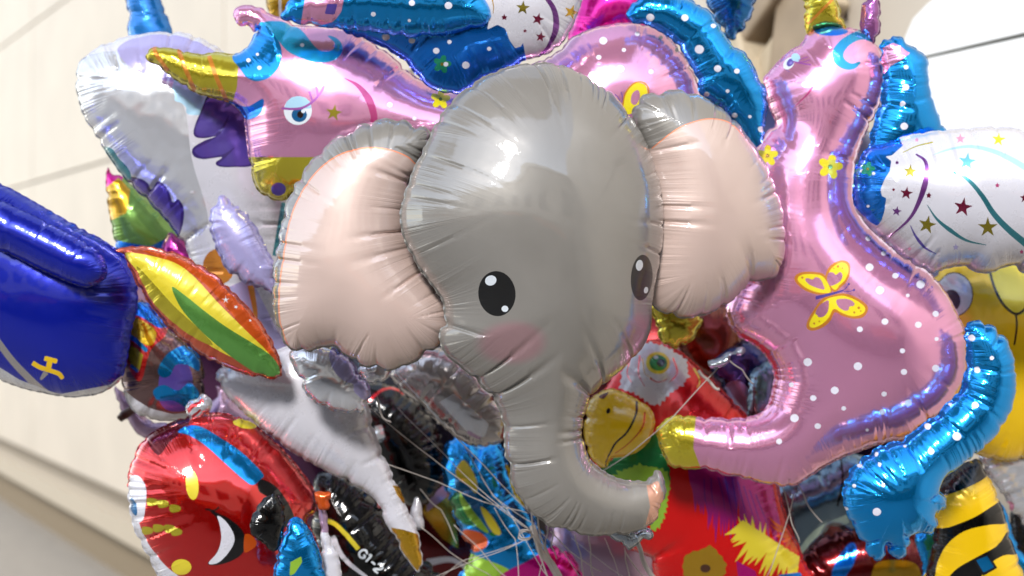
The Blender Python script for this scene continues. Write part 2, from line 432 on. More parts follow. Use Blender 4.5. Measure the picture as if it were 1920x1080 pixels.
def box(V, Fc, c, s, rz=0):
    n = len(V); ca, sa = math.cos(rz), math.sin(rz)
    for dx in (-1, 1):
        for dy in (-1, 1):
            for dz in (-1, 1):
                x, y = dx*s[0]/2, dy*s[1]/2; V.append((c[0]+x*ca-y*sa, c[1]+x*sa+y*ca, c[2]+dz*s[2]/2))
    for f in ((0, 1, 3, 2), (4, 6, 7, 5), (0, 4, 5, 1), (2, 3, 7, 6), (0, 2, 6, 4), (1, 5, 7, 3)): Fc.append(tuple(n+i for i in f))
def solid(name, V, Fc, mat, parent=None, smooth_=False):
    me = bpy.data.meshes.new(name); me.from_pydata(V, [], Fc); me.materials.append(mat); me.update()
    if smooth_: me.polygons.foreach_set('use_smooth', [True]*len(Fc))
    o = bpy.data.objects.new(name, me); COL.objects.link(o)
    if parent is not None: put(o, parent, Matrix.Identity(4))
    return o
def P3(px, py, D): return CAM+D*np.array([(px-960)/F, 1, -(py-540)/F])
def tube(V, Fc, pts, r, n=6):
    pts = [Vector(p) for p in pts]; base = len(V)
    rr = r if isinstance(r, (list, tuple)) else [r]*len(pts)
    for i, p in enumerate(pts):
        t = (pts[min(i+1, len(pts)-1)]-pts[max(i-1, 0)]).normalized(); a = t.cross(Vector((.3, .2, 1))).normalized(); b = t.cross(a)
        for k in range(n): q = p+(a*math.cos(k*2*math.pi/n)+b*math.sin(k*2*math.pi/n))*rr[i]; V.append(tuple(q))
    for i in range(len(pts)-1):
        for k in range(n): Fc.append((base+i*n+k, base+i*n+(k+1) % n, base+(i+1)*n+(k+1) % n, base+(i+1)*n+k))
    Fc.append(tuple(base+k for k in range(n))[::-1]); Fc.append(tuple(base+(len(pts)-1)*n+k for k in range(n)))

# ------------------------------------------------------------------ setting
stone = plain('cream_stone_panel', (.76, .715, .65), .55, bump=.002, scale=1.6, var=.13)
joint = plain('joint_sealant', (.50, .46, .40), .9)
white = plain('sunlit_wall_white', (.93, .93, .92), .35, scale=4, var=.02)  # this white stands for sunlight on the wall
paving = plain('grey_paving', (.58, .55, .505), .8, bump=.004, scale=5, var=.15)
WD = np.array([-.592, 1, 0])/math.hypot(.592, 1); WN = np.array([-1, -.592, 0])/math.hypot(1, .592); W0 = np.array([0, 7., 0])
def wallpt(px):                                   # distance along the wall seen at photo column px
    sx = (px-960)/F; Y = 4.144/(sx+.592); return (np.array([sx*Y, Y, 0])-W0) @ WD
def wbox(V, Fc, a, b, z0, z1, out, thick):
    c = W0+WD*(a+b)/2+WN*(out-thick/2); box(V, Fc, (c[0], c[1], (z0+z1)/2), (b-a, thick, z1-z0), math.atan2(WD[1], WD[0]))
V, Fc = [], []; box(V, Fc, (0, 8, -.1), (120, 120, .2)); tag(solid('pavement', V, Fc, paving), None, kind='structure')
V, Fc = [], []; wbox(V, Fc, -19, 40, 0, 8, -.03, .3); wall = solid('wall', V, Fc, joint); wall['kind'] = 'structure'
V, Fc = [], []
zs = [.72, 3.355, 3.80, 5.6, 7.4, 9.2]
zs = [.72, 3.80, 5.6, 8.0]
a0 = wallpt(425)
for i in range(-4, 6):
    for z0, zz in zip(zs[:-1], zs[1:]):
        wbox(V, Fc, a0+i*6.5+.012, a0+(i+1)*6.5-.012, z0+.012, zz-.012, .02, .049)
po = solid('wall_panel', V, Fc, stone, wall)
V, Fc = [], []; wbox(V, Fc, -19, 40, .42, .60, .22, .24)
po = solid('wall_ledge', V, Fc, plain('stone_ledge', (.70, .65, .57), .7, var=.08), wall)
V, Fc = [], []; wbox(V, Fc, -19, 40, 0, .42, .05, .07); solid('plinth', V, Fc, plain('tan_plinth', (.50, .44, .35), .8, var=.1), wall)
# sunlit patch of wall, right: its brightness put into white panels
def face_panel(name, pts, out, th, mat, parent=None):
    # pts: photo pixels projected on the wall; extruded by th
    L_ = []
    for px, py in pts:
        sx = (px-960)/F; off = -W0+0; n = WN; o0 = W0+WN*out; r = np.array([sx, 1, -(py-540)/F]); t = ((o0-CAM) @ n)/(r @ n); L_.append(CAM+r*t)
    m = len(L_); V = [tuple(p) for p in L_]+[tuple(p-WN*th) for p in L_]
    Fc = [tuple(range(m))]+[tuple(range(2*m-1, m-1, -1))]+[(i, i+m, (i+1) % m+m, (i+1) % m) for i in range(m)]
    return solid(name, V, Fc, mat, parent)
t = thing('sunlit_wall_patch', 'sunlit patch of the wall built as a white panel with a rounded corner, upper right', 'wall_patch', 1850, 150, 4.6)
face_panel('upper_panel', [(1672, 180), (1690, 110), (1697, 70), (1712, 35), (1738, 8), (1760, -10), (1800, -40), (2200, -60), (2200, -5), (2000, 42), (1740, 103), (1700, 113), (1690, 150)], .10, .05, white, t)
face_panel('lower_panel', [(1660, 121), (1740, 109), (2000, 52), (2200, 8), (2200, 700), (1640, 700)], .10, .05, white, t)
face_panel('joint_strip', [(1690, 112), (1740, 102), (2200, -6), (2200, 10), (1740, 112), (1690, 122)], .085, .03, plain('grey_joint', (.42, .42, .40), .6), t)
# wall bracket (blurred, between the pink balloons)
t = thing('wall_bracket', 'blurred beige and brown fixture on the wall between the two unicorn balloons', 'bracket', 1470, 70, 6.2)
brz = plain('weathered_bronze', (.60, .53, .44), .7, scale=9, var=.3); drk = plain('dark_opening', (.09, .08, .07), .6); lite = plain('pale_casting', (.72, .66, .56), .6, var=.2)
def wp(px, py, out):
    o0 = W0+WN*out; r = np.array([(px-960)/F, 1, -(py-540)/F]); return CAM+r*(((o0-CAM) @ WN)/(r @ WN))
def wb(px, py, out, sz, ang, nm, m):
    V, Fc = [], []; c = wp(px, py, out); box(V, Fc, (0, 0, 0), sz); o = solid(nm, V, Fc, m)
    bv = o.modifiers.new('bevel', 'BEVEL'); bv.width = .015; bv.segments = 2
    put(o, t, Matrix.Translation(c) @ Matrix.Rotation(math.atan2(WD[1], WD[0]), 4, 'Z') @ Matrix.Rotation(R(ang), 4, 'Y'))
wb(1440, 20, .12, (.62, .20, .16), 38, 'arm', brz); wb(1480, 95, .10, (.55, .14, .10), 38, 'brace', lite); wb(1405, 120, .14, (.16, .2, .34), 20, 'foot', lite); wb(1520, 10, .1, (.2, .16, .5), -10, 'back_plate', brz)
# house across the street, behind the camera: seen only mirrored in the foils
fac = plain('pale_render', (.80, .755, .69), .8, scale=2, var=.06)
t = thing('town_house', 'pale cream town house with dark windows, seen only mirrored in the foils', 'building', 960, 540, -8)
V, Fc = [], []; box(V, Fc, (0, -11, 4.0), (70, 4, 8.0)); solid('wall', V, Fc, fac, t)
gl = plain('window_glass', (.05, .06, .07), .08)
for i in range(-9, 10):
    for z in (2.0, 5.6):
        V, Fc = [], []; box(V, Fc, (i*2.7+.5, -8.98 if z > 3 else -8.87, z), (1.25, .08, 2.3 if z < 3 else 1.7)); solid('window', V, Fc, gl, t)
V, Fc = [], []; box(V, Fc, (0, -8.6, 3.75), (66, .9, .12)); box(V, Fc, (0, -8.9, 8.0), (70.6, .5, .3)); solid('cornice', V, Fc, plain('white_cornice', (.88, .86, .82), .7), t)

V, Fc = [], []; box(V, Fc, (0, -8.93, 1.5), (60, .1, 2.9)); solid('shopfront', V, Fc, plain('dark_shopfront', (.16, .12, .10), .3, var=.3), t)
aw = plain('rust_awning', (.70, .34, .14), .8)
for i in range(-5, 6):
    V, Fc = [], []; x = i*5.2; V += [(x-1.5, -8.9, 3.5), (x+1.5, -8.9, 3.5), (x+1.5, -7.5, 2.8), (x-1.5, -7.5, 2.8), (x-1.5, -8.9, 3.45), (x+1.5, -8.9, 3.45), (x+1.5, -7.5, 2.6), (x-1.5, -7.5, 2.6)]
    Fc += [(0, 3, 2, 1), (4, 5, 6, 7), (3, 7, 6, 2), (0, 4, 7, 3), (1, 2, 6, 5)]; solid('awning', V, Fc, aw, t)

# ------------------------------------------------------------------ elephant
G = (.50, .488, .468)
PLh = (1005, 560, 2.80, 17, 0)
t = thing('elephant_balloon', 'big grey elephant head balloon with pink ears and curled trunk, in front of all others', 'balloon', 1005, 560, 2.80)
head = [(806,262),(818,232),(845,195),(880,163),(930,135),(985,121),(1040,121),(1090,139),(1135,166),(1168,203),(1196,245),(1216,288),(1232,335),(1240,385),(1240,435),(1234,485),(1224,530),(1219,570),(1218,610),(1208,642),(1178,680),(1140,712),(1110,738),(1096,770),(1092,810),(1099,850),(1125,880),(1160,899),(1195,903),(1216,893),(1230,882),(1243,897),(1246,935),(1234,968),(1205,990),(1160,1002),(1100,1002),(1040,990),(1000,963),(966,915),(950,860),(945,800),(934,760),(905,725),(868,690),(836,662),(825,628),(834,595),(830,562),(808,530),(780,490),(760,450),(752,410),(757,370),(772,330),(790,290)]
blk = foil('eye_black', (.06, .06, .065), .1, .35, .35, cior=1.45); wht = foil('print_white', (.80, .83, .86), .1, .3, .6)
peach = foil('ear_peach', (.77, .68, .645), .2, .48, 1.0, cior=1.9); rim = foil('ear_rim', (.90, .55, .40), .3, .35, 1.0)
tip = foil('trunk_tip_peach', (.83, .63, .54), .55, .25, .6)
P_, u_ = Plane(*PLh[:3], PLh[3]), 2.8/F
cl = P_.loc(np.array([(925, 645.), (1176, 632.)]))*u_*.93
grey = foil('elephant_grey', G, .22, .5, 1.0, cior=1.9, bump=.75, spots=[(cl[0][0], cl[0][1], .066, .046, (.56, .44, .455)), (cl[1][0], cl[1][1], .042, .05, (.58, .44, .455))])
balloon('head', head, grey, t, PLh[2], PLh[3], anchor=PLh[:2], k=.74, step=6, near=2.5, scal=1.5, hem=2.4, crease=1.3, fine=1.0, gap=(28, 85), reach=(16, 75),
    parts=[('eye', blk, ell(931.7, 550.6, 35, 42.5, -6, 30)), ('eye>highlight', wht, ell(920, 526, 11, 9.5, -20)), ('eye>highlight#2', wht, ell(946.7, 579, 6.5, 6)),
           ('eye#2', blk, ell(1202, 520.5, 20, 43, 4, 30)), ('eye#2>highlight', wht, ell(1198, 497.5, 6.5, 10.5, 8)), ('eye#2>highlight#2', wht, ell(1210, 544, 4, 6.5, 10)),
           ('trunk_tip', tip, np.array([(1212,908),(1233,900),(1243,923),(1246,950),(1230,980),(1210,984),(1219,950)]))])
earm = [(803,246),(790,237),(760,227),(720,224),(680,232),(640,250),(605,280),(575,315),(552,350),(535,390),(525,430),(517,480),(512,530),(513,570),(520,610),(532,640),(552,656),(578,658),(602,650),(628,652),(652,667),(680,685),(720,694),(760,685),(800,664),(828,642),(845,612),(845,580),(828,545),(803,510),(781,480),(769,440),(766,400),(773,350),(788,320),(803,290),(810,266)]
inn = z7((130,945),(95,850),(90,720),(105,600),(130,450),(180,330),(250,240),(330,185),(430,160),(520,168),(590,195),(634,228))+[(820,300),(860,420),(880,640),(760,740),(620,700),(580,668)]
balloon('ear', earm, grey, t, 2.815, -4, hem=2.4, scal=1.7, k=.68, step=6, near=2.5, crease=1.5, fine=1.2, gap=(24, 50), reach=(16, 60), prints=[], parts=[('ear_lining', peach, smooth(inn, 5)), ('ear_rim', rim, stroke(inn[:13], 3.2, 2.4))])
earr = [(1188,208),(1197,188),(1212,178),(1240,172),(1275,170),(1310,180),(1345,200),(1380,230),(1410,270),(1440,320),(1458,370),(1468,420),(1470,460),(1465,500),(1450,520),(1425,525),(1405,530),(1385,550),(1355,575),(1310,592),(1270,594),(1236,582),(1215,556),(1205,520),(1205,460),(1210,400),(1212,330),(1205,275),(1192,240)]
inr = z7b((120,330),(175,300),(280,220),(370,185),(440,180),(500,200),(548,250))+[(1418,290),(1446,335),(1462,380),(1480,420),(1500,520),(1400,620),(1240,640),(1150,560)]
balloon('ear', earr, grey, t, 2.93, 18, hem=2, scal=1.4, k=.64, step=6, near=2.6, crease=1.3, fine=1.3, gap=(22, 60), reach=(16, 90), parts=[('ear_lining', peach, smooth(inr, 5)), ('ear_rim', rim, stroke(inr[1:7], 2.2, 2.2))])
# cloth added overhead, out of frame, to darken the mirrored upper curves
cloth = plain('added_canopy_cloth', (.74, .72, .68), .9, scale=6, var=.06)
t = thing('added_canopy', 'flat beige cloth added out of view above the balloons, darkening their mirrored tops', 'added_canopy', 960, -600, 3.4)
V, Fc = [], []
for i in range(9):
    for j in range(9):
        x, y = -1.8+i*.3, 1.95+j*.125; V.append((x, y, 4.35+.10*math.sin(j*.8)-.14*((i-4)/4)**2))
m_ = len(V); V += [(x, y, z+.01) for x, y, z in V]
for i in range(8):
    for j in range(8): a = i*9+j; Fc += [(a, a+1, a+10, a+9), (a+m_, a+9+m_, a+10+m_, a+1+m_)]
solid('cloth', V, Fc, cloth, t, True)
V, Fc = [], []; 
for x in (-1.8, .6): tube(V, Fc, [(x, 1.95, 4.2), (x, 2.95, 4.2)], .02, 8)
tube(V, Fc, [(-1.8, 1.95, 4.2), (-.6, 1.95, 4.34), (.6, 1.95, 4.2)], .02, 8); solid('frame', V, Fc, plain('steel_tube', (.6, .6, .6), .3, 1), t, True)


# ------------------------------------------------------------------ shared printed foils
pink = foil('pearl_pink', (.95, .64, .82), .74, .15, 1.0, cior=1.9); pinkd = foil('mouth_magenta', (.74, .25, .50), .5, .2)
blue = foil('metal_blue', (.04, .62, .97), .88, .1, .4, bump=1.2); blued = foil('deep_metal_blue', (.03, .50, .95), .85, .1, .4, bump=1.2)
aqua = foil('aqua_print', (.10, .62, .82), .7, .18); dot = foil('dot_white', (.86, .86, .92), .15, .3, .6)
gold = foil('yellow_gold', (.86, .80, .22), .8, .16, bump=1.3, crumple=2); goldd = foil('deep_gold', (.80, .62, .12), .8, .22, bump=1.4)
wwhite = foil('pearl_white', (.80, .80, .84), .15, .28, 1.0, cior=1.8); silver = foil('silver_foil', (.88, .89, .92), .7, .14, .5, bump=1.5, crumple=3)
purple = foil('purple_print', (.36, .29, .66), .5, .2); purpd = foil('dark_purple_line', (.24, .17, .46), .4, .25); lav = foil('lavender', (.70, .68, .88), .4, .22, .6)
orng = foil('orange_print', (.90, .58, .22), .6, .2); yel = foil('flower_yellow', (.92, .86, .12), .3, .25); lash = foil('lash_purple', (.58, .30, .62), .3, .25)
lblue = foil('light_blue_print', (.66, .82, .92), .3, .22); navy = foil('iris_blue', (.08, .40, .62), .5, .2); dk = foil('print_black', (.04, .04, .05), .2, .2, .7)
crim = foil('crimson_star', (.62, .16, .32), .8, .18); gst = foil('gold_star', (.66, .60, .14), .85, .18); violet = foil('violet_ribbon', (.52, .28, .62), .75, .18)
sky_ = foil('sky_star', (.42, .74, .90), .5, .2); green = foil('green_print', (.10, .60, .45), .6, .2); pinks = foil('pink_star', (.90, .62, .74), .4, .2)
lilac0 = foil('eye_lilac', (.50, .45, .75), .3, .25); teal = foil('teal_ribbon', (.24, .56, .62), .7, .2)
def dots(f, *L_):
    return [(dot, ell(*f((x, y))[0][:2], r/2.5*1.02, r/2.5, 0, 12)) for x, y, r in L_]
def dsc(f, s, *L_): return [(dot, ell(*f((x, y))[0][:2], r/s, r/s*.95, 0, 12)) for x, y, r in L_]
def stars(f, s, L_): return [(m, star(*f((x, y))[0][:2], r/s, rot, .36)) for x, y, r, m, rot in L_]
def fl(f, s, x, y, r, rot=20, m=None):
    c = f((x, y))[0][:2]; return [(m or yel, flower(c[0], c[1], r/s, rot)), (gst, ell(c[0], c[1], r/s*.2))]
A = np.array

# ------------------------------------------------------------------ left pink unicorn
ta = thing('unicorn_balloon', 'pink unicorn balloon at the upper left, yellow horn pointing left over the white balloon', 'balloon', 700, 200, 3.08, 'pink unicorn balloons')
bodyA = z1((742,292),(746,262),(768,243),(800,238),(900,254),(1000,276),(1100,268),(1195,275),(1255,240),(1285,185),(1310,140),(1285,160),(1262,128),(1212,126),(1181,85),(1200,42),(1258,28),(1320,42),(1370,76),(1440,98)) \
  + [(560,48),(618,52),(662,57),(699,81),(736,107),(773,141),(810,159),(850,172),(900,160),(960,140),(1011,115),(1048,96),(1074,70),(1107,56),(1141,48),(1174,44),(1207,46),(1241,59),(1270,89),(1293,122),(1307,159),(1314,200),(1300,300),(1180,360),(1000,370),(880,330),(830,320),(760,330),(660,370),(600,400),(556,384)] \
  + z1((1500,985),(1460,1005),(1400,1012),(1340,990),(1300,950),(1275,880),(1262,800),(1250,700),(1235,590),(1200,540),(1160,515),(1000,470),(870,390),(790,325),(757,312))
hornp = z1((700,200),(900,240),(1205,250),(1207,330),(1200,440),(1175,530),(1000,500),(700,350))
fa = [(gold, A(hornp)), (orng, stroke(z1((775,235),(800,290),(850,360)), 8)), (orng, stroke(z1((905,252),(935,340),(985,460)), 8)), (orng, stroke(z1((1058,282),(1095,390),(1150,515)), 8)),
  (blue, smooth(z2((130,112),(100,165),(70,235),(0,270),(-10,300),(25,345),(60,392),(110,412),(170,395),(220,345),(238,285),(232,230),(205,180),(180,130)), 5)),
  (aqua, smooth(z2((150,112),(230,108),(310,135),(350,165),(385,210),(425,252),(470,262),(502,245),(505,215),(468,180),(515,192),(543,225),(543,265),(515,298),(460,316),(390,312),(330,290),(270,260),(220,205),(180,150)), 5)),
  (blued, smooth(z2((-30,512),(60,540),(140,500),(145,535),(120,585),(50,606),(10,560)), 5)),
  (gold, A(z2((40,795),(480,795),(520,1100),(20,1100)))),
  (purple, ell(*z2((222,958))[0], 14, 12.5)),
  (wht, ell(*z2((320,560))[0], 26.5, 27)), (lblue, A(z2((252,548),(262,515),(290,492),(325,486),(360,495),(385,520),(390,548),(330,552)))),
  (navy, ell(*z2((327,582))[0], 14.5, 13.5)), (dk, ell(*z2((332,580))[0], 6, 7)), (wht, ell(*z2((347,563))[0], 4, 4)),
  (lash, stroke(z2((238,548),(290,552),(345,545),(395,515),(435,470),(455,430)), 4.5)), (lash, stroke(z2((395,515),(385,485),(378,462)), 4)), (lash, stroke(z2((420,492),(418,460),(412,438)), 4)),
  (pinkd, stroke(z2((555,395),(625,435),(680,505),(705,585),(700,620)), (1, 14, 12))),
  ] + [(gst, star(*z2((502,572))[0], 17, 10, .36))] + fl(z2, 2.7, 1042, 502, 52, 30) + dsc(z2, 2.7, (785,530,15),(910,600,11),(342,228,11),(115,275,9),(125,343,12),(70,305,12)) \
  + dsc(z3, 2.7, (624,206,21),(796,172,13),(728,253,12),(601,290,14),(711,348,20),(866,363,14),(568,379,19),(915,190,12),(415,340,12),(1000,250,14)) \
  + [(yel, smooth(z3((730,560),(725,510),(750,450),(790,420),(835,430),(847,470),(830,520),(790,560),(750,580)), 5)), (pink, smooth(z3((765,520),(770,475),(800,455),(810,490),(790,530)), 5)), (orng, stroke(z3((722,540),(735,475),(775,425),(820,415),(850,440),(852,480)), 3)),
     (purple, stroke(z3((715,530),(700,495),(680,475)), 1.5)), (purple, stroke(z3((718,520),(722,490),(712,462)), 1.5))]
balloon('body', bodyA, pink, ta, 3.08, 0, k=.66, prints=fa, near=4, step=9, gap=(22, 60), reach=(20, 60))
maneA = [(529,34),(534,14),(560,-15),(700,-50),(860,-40),(905,-8),(920,18),(921,38),(905,50),(884,55),(829,69),(773,71),(736,67),(700,60),(662,57),(610,50),(560,44)]
balloon('mane', maneA, blue, ta, 2.94, 0, 0, k=.75, near=4, step=8, prints=[(pink, A([(578,-40),(652,-40),(640,22),(625,41),(560,60),(566,33)])), (purple, A(z2((470,20),(520,20),(505,75),(455,70))))] + dsc(z2, 2.7, (702,72,13),(897,15,16),(1082,28,20),(884,104,9)), gap=(14, 40), reach=(30, 80), crease=1.1)
wingA = [(640,50),(700,79),(755,111),(788,148),(810,165),(851,176),(877,168),(914,148),(951,134),(985,112),(1020,103),(1048,86),(1066,62),(1080,30),(1092,-12),(1080,-60),(900,-80),(760,-70),(650,-40)]
wA = z2((1180,-200),(1180,0),(1200,40),(1235,52),(1275,42),(1290,90),(1278,150),(1330,125),(1370,145),(1390,200),(1420,245),(1450,235),(1460,215),(1472,280),(1478,360),(2200,400),(2200,-300))
balloon('wing', wingA, blued, ta, 3.0, 0, 4, k=.52, near=4, step=8, crease=.8, fine=.7, gap=(20, 55), reach=(30, 90),
  prints=[(wwhite, A(wA))] + dsc(z2, 2.7, (765,187,20),(897,205,17),(1020,257,17),(1087,212,12),(1288,247,12),(1170,330,20)) + fl(z2, 2.7, 1050, 325, 48, 10, green) + dsc(z2, 2.7, (1069,325,13))
   + stars(z3, 2.7, [(217,40,40,gst,5),(293,97,36,crim,15),(123,88,20,crim,0),(228,157,13,crim,0),(307,187,30,crim,10),(462,62,42,goldd,20)])
   + [(violet, stroke(z3((330,-20),(375,50),(385,140),(350,230),(290,300)), (8, 12, 3))), (goldd, stroke(z3((60,-10),(68,30),(66,75)), 2.5, 1))])
tailA = z3((745,62),(770,20),(820,-15),(900,-30),(1000,-20),(1080,8),(1150,48),(1200,108),(1245,190),(1290,235),(1340,270),(1385,340),(1415,410),(1450,462),(1455,530),(1442,620),(1432,700),(1402,742),(1360,705),(1320,645),(1250,580),(1180,512),(1115,470),(1100,400),(1050,300),(985,212),(900,150),(830,122),(765,110))
balloon('tail', tailA, blue, ta, 3.02, 4, k=.72, near=4.5, step=8, prints=dsc(z3, 2.7, (862,89,21),(1037,90,19),(1182,130,14),(1110,250,24),(1203,347,19),(1300,360,15),(1148,477,14),(1253,461,11),(1289,585,15),(1366,590,10),(1424,655,17)), gap=(14, 40), reach=(25, 80), crease=1.1)

# ------------------------------------------------------------------ right pink unicorn
tb = thing('unicorn_balloon', 'large pink unicorn balloon on the right, white dots, yellow butterfly and star printed wing', 'balloon', 1580, 600, 3.1, 'pink unicorn balloons')
bodyB = [(1513,66),(1507,77),(1473,103),(1450,127),(1433,147),(1437,173),(1443,200),(1455,232),(1440,246),(1420,272),(1400,310),(1380,420),(1375,520),(1362,580),(1378,623),(1416,647),(1436,668),(1450,692),(1450,724),(1440,760),(1421,778),(1388,784),(1340,784),(1301,782),(1272,779),(1248,787),(1231,802),(1236,830),(1248,859),(1267,877),(1320,879),(1368,892),(1416,902),(1469,912),(1493,908),(1522,890),(1560,866),(1620,842),(1660,832),(1700,820),(1731,798),(1770,768),(1799,730),(1811,695),(1813,656),(1808,618),(1781,562),(1750,519),(1711,488),(1672,464),(1640,435),(1612,402),(1600,360),(1606,297),(1622,250),(1646,205),(1657,167),(1660,133),(1654,104),(1637,76),(1612,58),(1575,50),(1540,52)]
fb = dsc(z4b, 2.571, (592,774,20),(660,707,13),(716,815,15),(838,857,21),(642,885,21),(776,910,10),(910,998,15),(666,1036,17),(827,1051,17),(545,1073,15),(586,635,14)) \
 + dsc(z3b, 2.076, (30,247,17),(52,387,12),(135,357,16),(170,427,10),(68,496,12),(225,263,17),(460,101,13),(531,157,9),(398,203,11),(404,285,13),(528,271,15),(327,371,11),(421,405,14),(321,441,12),(261,511,7),(528,60,12)) \
 + dsc(z2b, 2.076, (880,335,10),(964,387,12),(892,465,17),(983,496,12),(832,556,12)) + fl(z4, 3, 650, 938, 72, 10) + fl(z4, 3, 297, 876, 62, 40)
fb += [(gold, A([(1200,740),(1310,740),(1303,800),(1300,840),(1322,900),(1200,920)])),
  (aqua, smooth(z4((890,165),(840,165),(780,182),(710,225),(662,290),(672,350),(730,390),(790,385),(822,345),(770,358),(728,330),(728,290),(770,245),(830,222),(900,235)), 5)),
  (blued, ell(*z4((655,172))[0], 32, 10)), (wht, ell(1479, 119, 9, 13, 38)), (purple, ell(1482, 117, 6, 9, 38)), (lilac0, ell(1483, 118, 3, 4, 38)), (lblue, ell(1492, 108, 9, 8, 38)),
  (lash, stroke(z4((440,345),(480,355),(545,365)), 2.5)), (lash, stroke(z4((470,350),(510,345),(540,335)), 1.8)), (lash, stroke(z4((470,340),(505,325),(530,320)), 1.8)),
  (pinkd, stroke(z4((585,430),(530,520),(450,600)), (1, 4, 1)))]
bf = lambda *p: smooth(z4b(*p), 6)
fb += [(orng, bf((412,888),(385,850),(382,805),(405,765),(450,741),(490,750),(500,790),(484,840),(452,872),(430,892))), (yel, bf((416,878),(394,845),(393,808),(415,774),(452,752),(482,760),(490,792),(474,835),(446,862),(432,882))),
  (orng, bf((408,905),(340,905),(280,885),(235,845),(234,815),(270,797),(330,797),(372,808),(400,850))), (yel, bf((402,895),(342,895),(286,873),(248,840),(250,820),(278,808),(330,808),(366,818),(394,856))),
  (orng, bf((425,905),(470,900),(530,920),(578,955),(583,985),(560,1015),(515,1022),(460,1008),(425,990),(405,1030),(370,1062),(320,1080),(290,1068),(292,1035),(320,985),(360,930),(395,912))),
  (yel, bf((428,915),(470,912),(525,932),(566,962),(570,985),(550,1003),(510,1010),(462,996),(420,975),(395,1018),(360,1050),(322,1066),(303,1058),(306,1034),(332,990),(370,940),(400,922))),
  (pink, bf((400,862),(387,828),(396,800),(418,800),(430,812),(450,796),(462,812),(452,840),(425,858))), (pink, bf((372,882),(310,862),(282,836),(292,826),(318,834),(330,822),(352,828),(368,856))),
  (pink, bf((435,930),(490,928),(520,948),(512,962),(494,962),(492,980),(468,982),(440,962))), (pink, bf((395,935),(392,985),(370,1012),(345,1015),(340,1002),(330,1000),(345,965),(372,942))),
  (purple, stroke(z4b((332,922),(400,905),(470,885)), 7, 3)), (purple, stroke(z4b((462,888),(482,870),(492,855)), 1.5)), (purple, stroke(z4b((465,890),(495,890),(516,884)), 1.5)),
  (purple, ell(*z4b((492,855))[0], 2.5)), (purple, ell(*z4b((517,884))[0], 2.5))]
fb += [(orng, ell(*z4b(c)[0], r)) for c, r in (((440,770), 3), ((462,778), 2), ((420,780), 1.6), ((268,824), 2.6), ((540,970), 3), ((518,992), 2.6), ((550,985), 1.8), ((325,1045), 2.6), ((350,1035), 2))]
balloon('body', bodyB, pink, tb, 3.1, -4, k=.68, prints=fb, near=4, step=9, gap=(24, 80), reach=(20, 60), back=None)
balloon('horn', [(1506,-30),(1509,20),(1514,62),(1530,56),(1560,52),(1584,56),(1578,32),(1566,-8),(1560,-40)], gold, tb, 3.1, 0, k=.8, near=4.5, hem=2, crease=1.4, prints=[(orng, stroke([(1515,45),(1545,15),(1570,-10)], 5))])
balloon('ear', [(1616,58),(1616,20),(1622,0),(1632,-12),(1646,0),(1650,25),(1648,62),(1636,80)], foil('ear_purple', (.62,.36,.62), .7, .18, bump=1.5), tb, 3.08, 0, k=.8, near=4, hem=2, crease=1.4)
maneB = [(1648,90),(1660,73),(1677,67),(1693,73),(1717,93),(1738,110),(1740,147),(1745,173),(1753,200),(1763,227),(1777,250),(1745,280),(1700,300),(1660,320),(1630,315),(1630,267),(1640,227),(1652,183),(1656,133)]
balloon('mane', maneB, blue, tb, 3.05, 8, k=.7, near=4.5, step=8, prints=[(pink, A(z4((930,275),(1010,235),(1100,298),(1050,338),(985,372),(950,420)))), (blued, A(z4((1130,380),(1180,500),(1200,560),(1290,745),(1340,760),(1240,380)))[:0])][:1] + dsc(z4, 3, (1075,490,20),(1058,583,16),(1066,710,22),(1077,378,14)), gap=(14, 40), reach=(25, 80), crease=1.2)
wingB = [(1600,372),(1602,328),(1612,296),(1632,276),(1660,270),(1692,258),(1731,250),(1789,243),(1867,238),(1925,247),(2010,280),(2050,380),(2020,490),(1960,512),(1920,511),(1898,498),(1875,503),(1855,512),(1828,508),(1805,498),(1773,503),(1750,511),(1730,503),(1700,488),(1664,457),(1632,428),(1610,402)]
wB = z4b((735,0),(740,165),(755,185),(700,235),(668,240),(697,262),(690,310),(665,350),(645,400),(652,432),(673,440),(665,500),(650,550),(630,575),(600,560),(560,530),(490,440),(400,700),(2200,1100),(2200,-100))
balloon('wing', wingB, blued, tb, 2.98, -6, 4, k=.78, near=4.5, step=8, gap=(24, 60), reach=(20, 70),
  prints=[(wwhite, A(wB))] + stars(z4b, 2.571, [(725,270,13,violet,0),(788,312,36,gst,5),(770,418,35,crim,8),(708,400,11,crim,0),(723,505,27,violet,10),(878,428,18,crim,5),(870,570,48,gst,12),(1042,485,50,crim,10),(1162,582,52,gst,0),(1062,265,46,sky_,8),(1215,158,38,yel,6),(1208,380,15,pinkd,0),(1008,678,19,lav,0),(1030,155,26,pinks,0),(1325,700,14,pinkd,0),(1340,440,28,crim,0),(785,685,12,pinks,0),(820,160,14,pinks,0)])
  + [(violet, stroke(z4b((815,228),(862,265),(866,340),(838,440),(785,540),(685,630)), (3, 11, 2))), (teal, stroke(z4b((925,320),(1000,318),(1070,355),(1135,430),(1190,515),(1260,590),(1350,665)), (2, 9, 13))),
     (lblue, stroke(z4b((900,232),(980,205),(1080,192),(1190,215),(1290,262),(1400,330)), (1, 7, 12))), (teal, stroke(z4b((868,470),(915,540),(980,595),(1060,645),(1160,668)), (1, 8, 1))), (purple, stroke(z4b((787,568),(815,625),(860,680),(918,712)), (1, 6, 1))),
     (gold, stroke(z4b((750,222),(820,190),(900,170)), 1.5, 3))] + dsc(z4b, 2.571, (556,310,10),(612,322,9),(585,480,8)) + fl(z4b, 2.571, 583, 300, 38, 10, green))
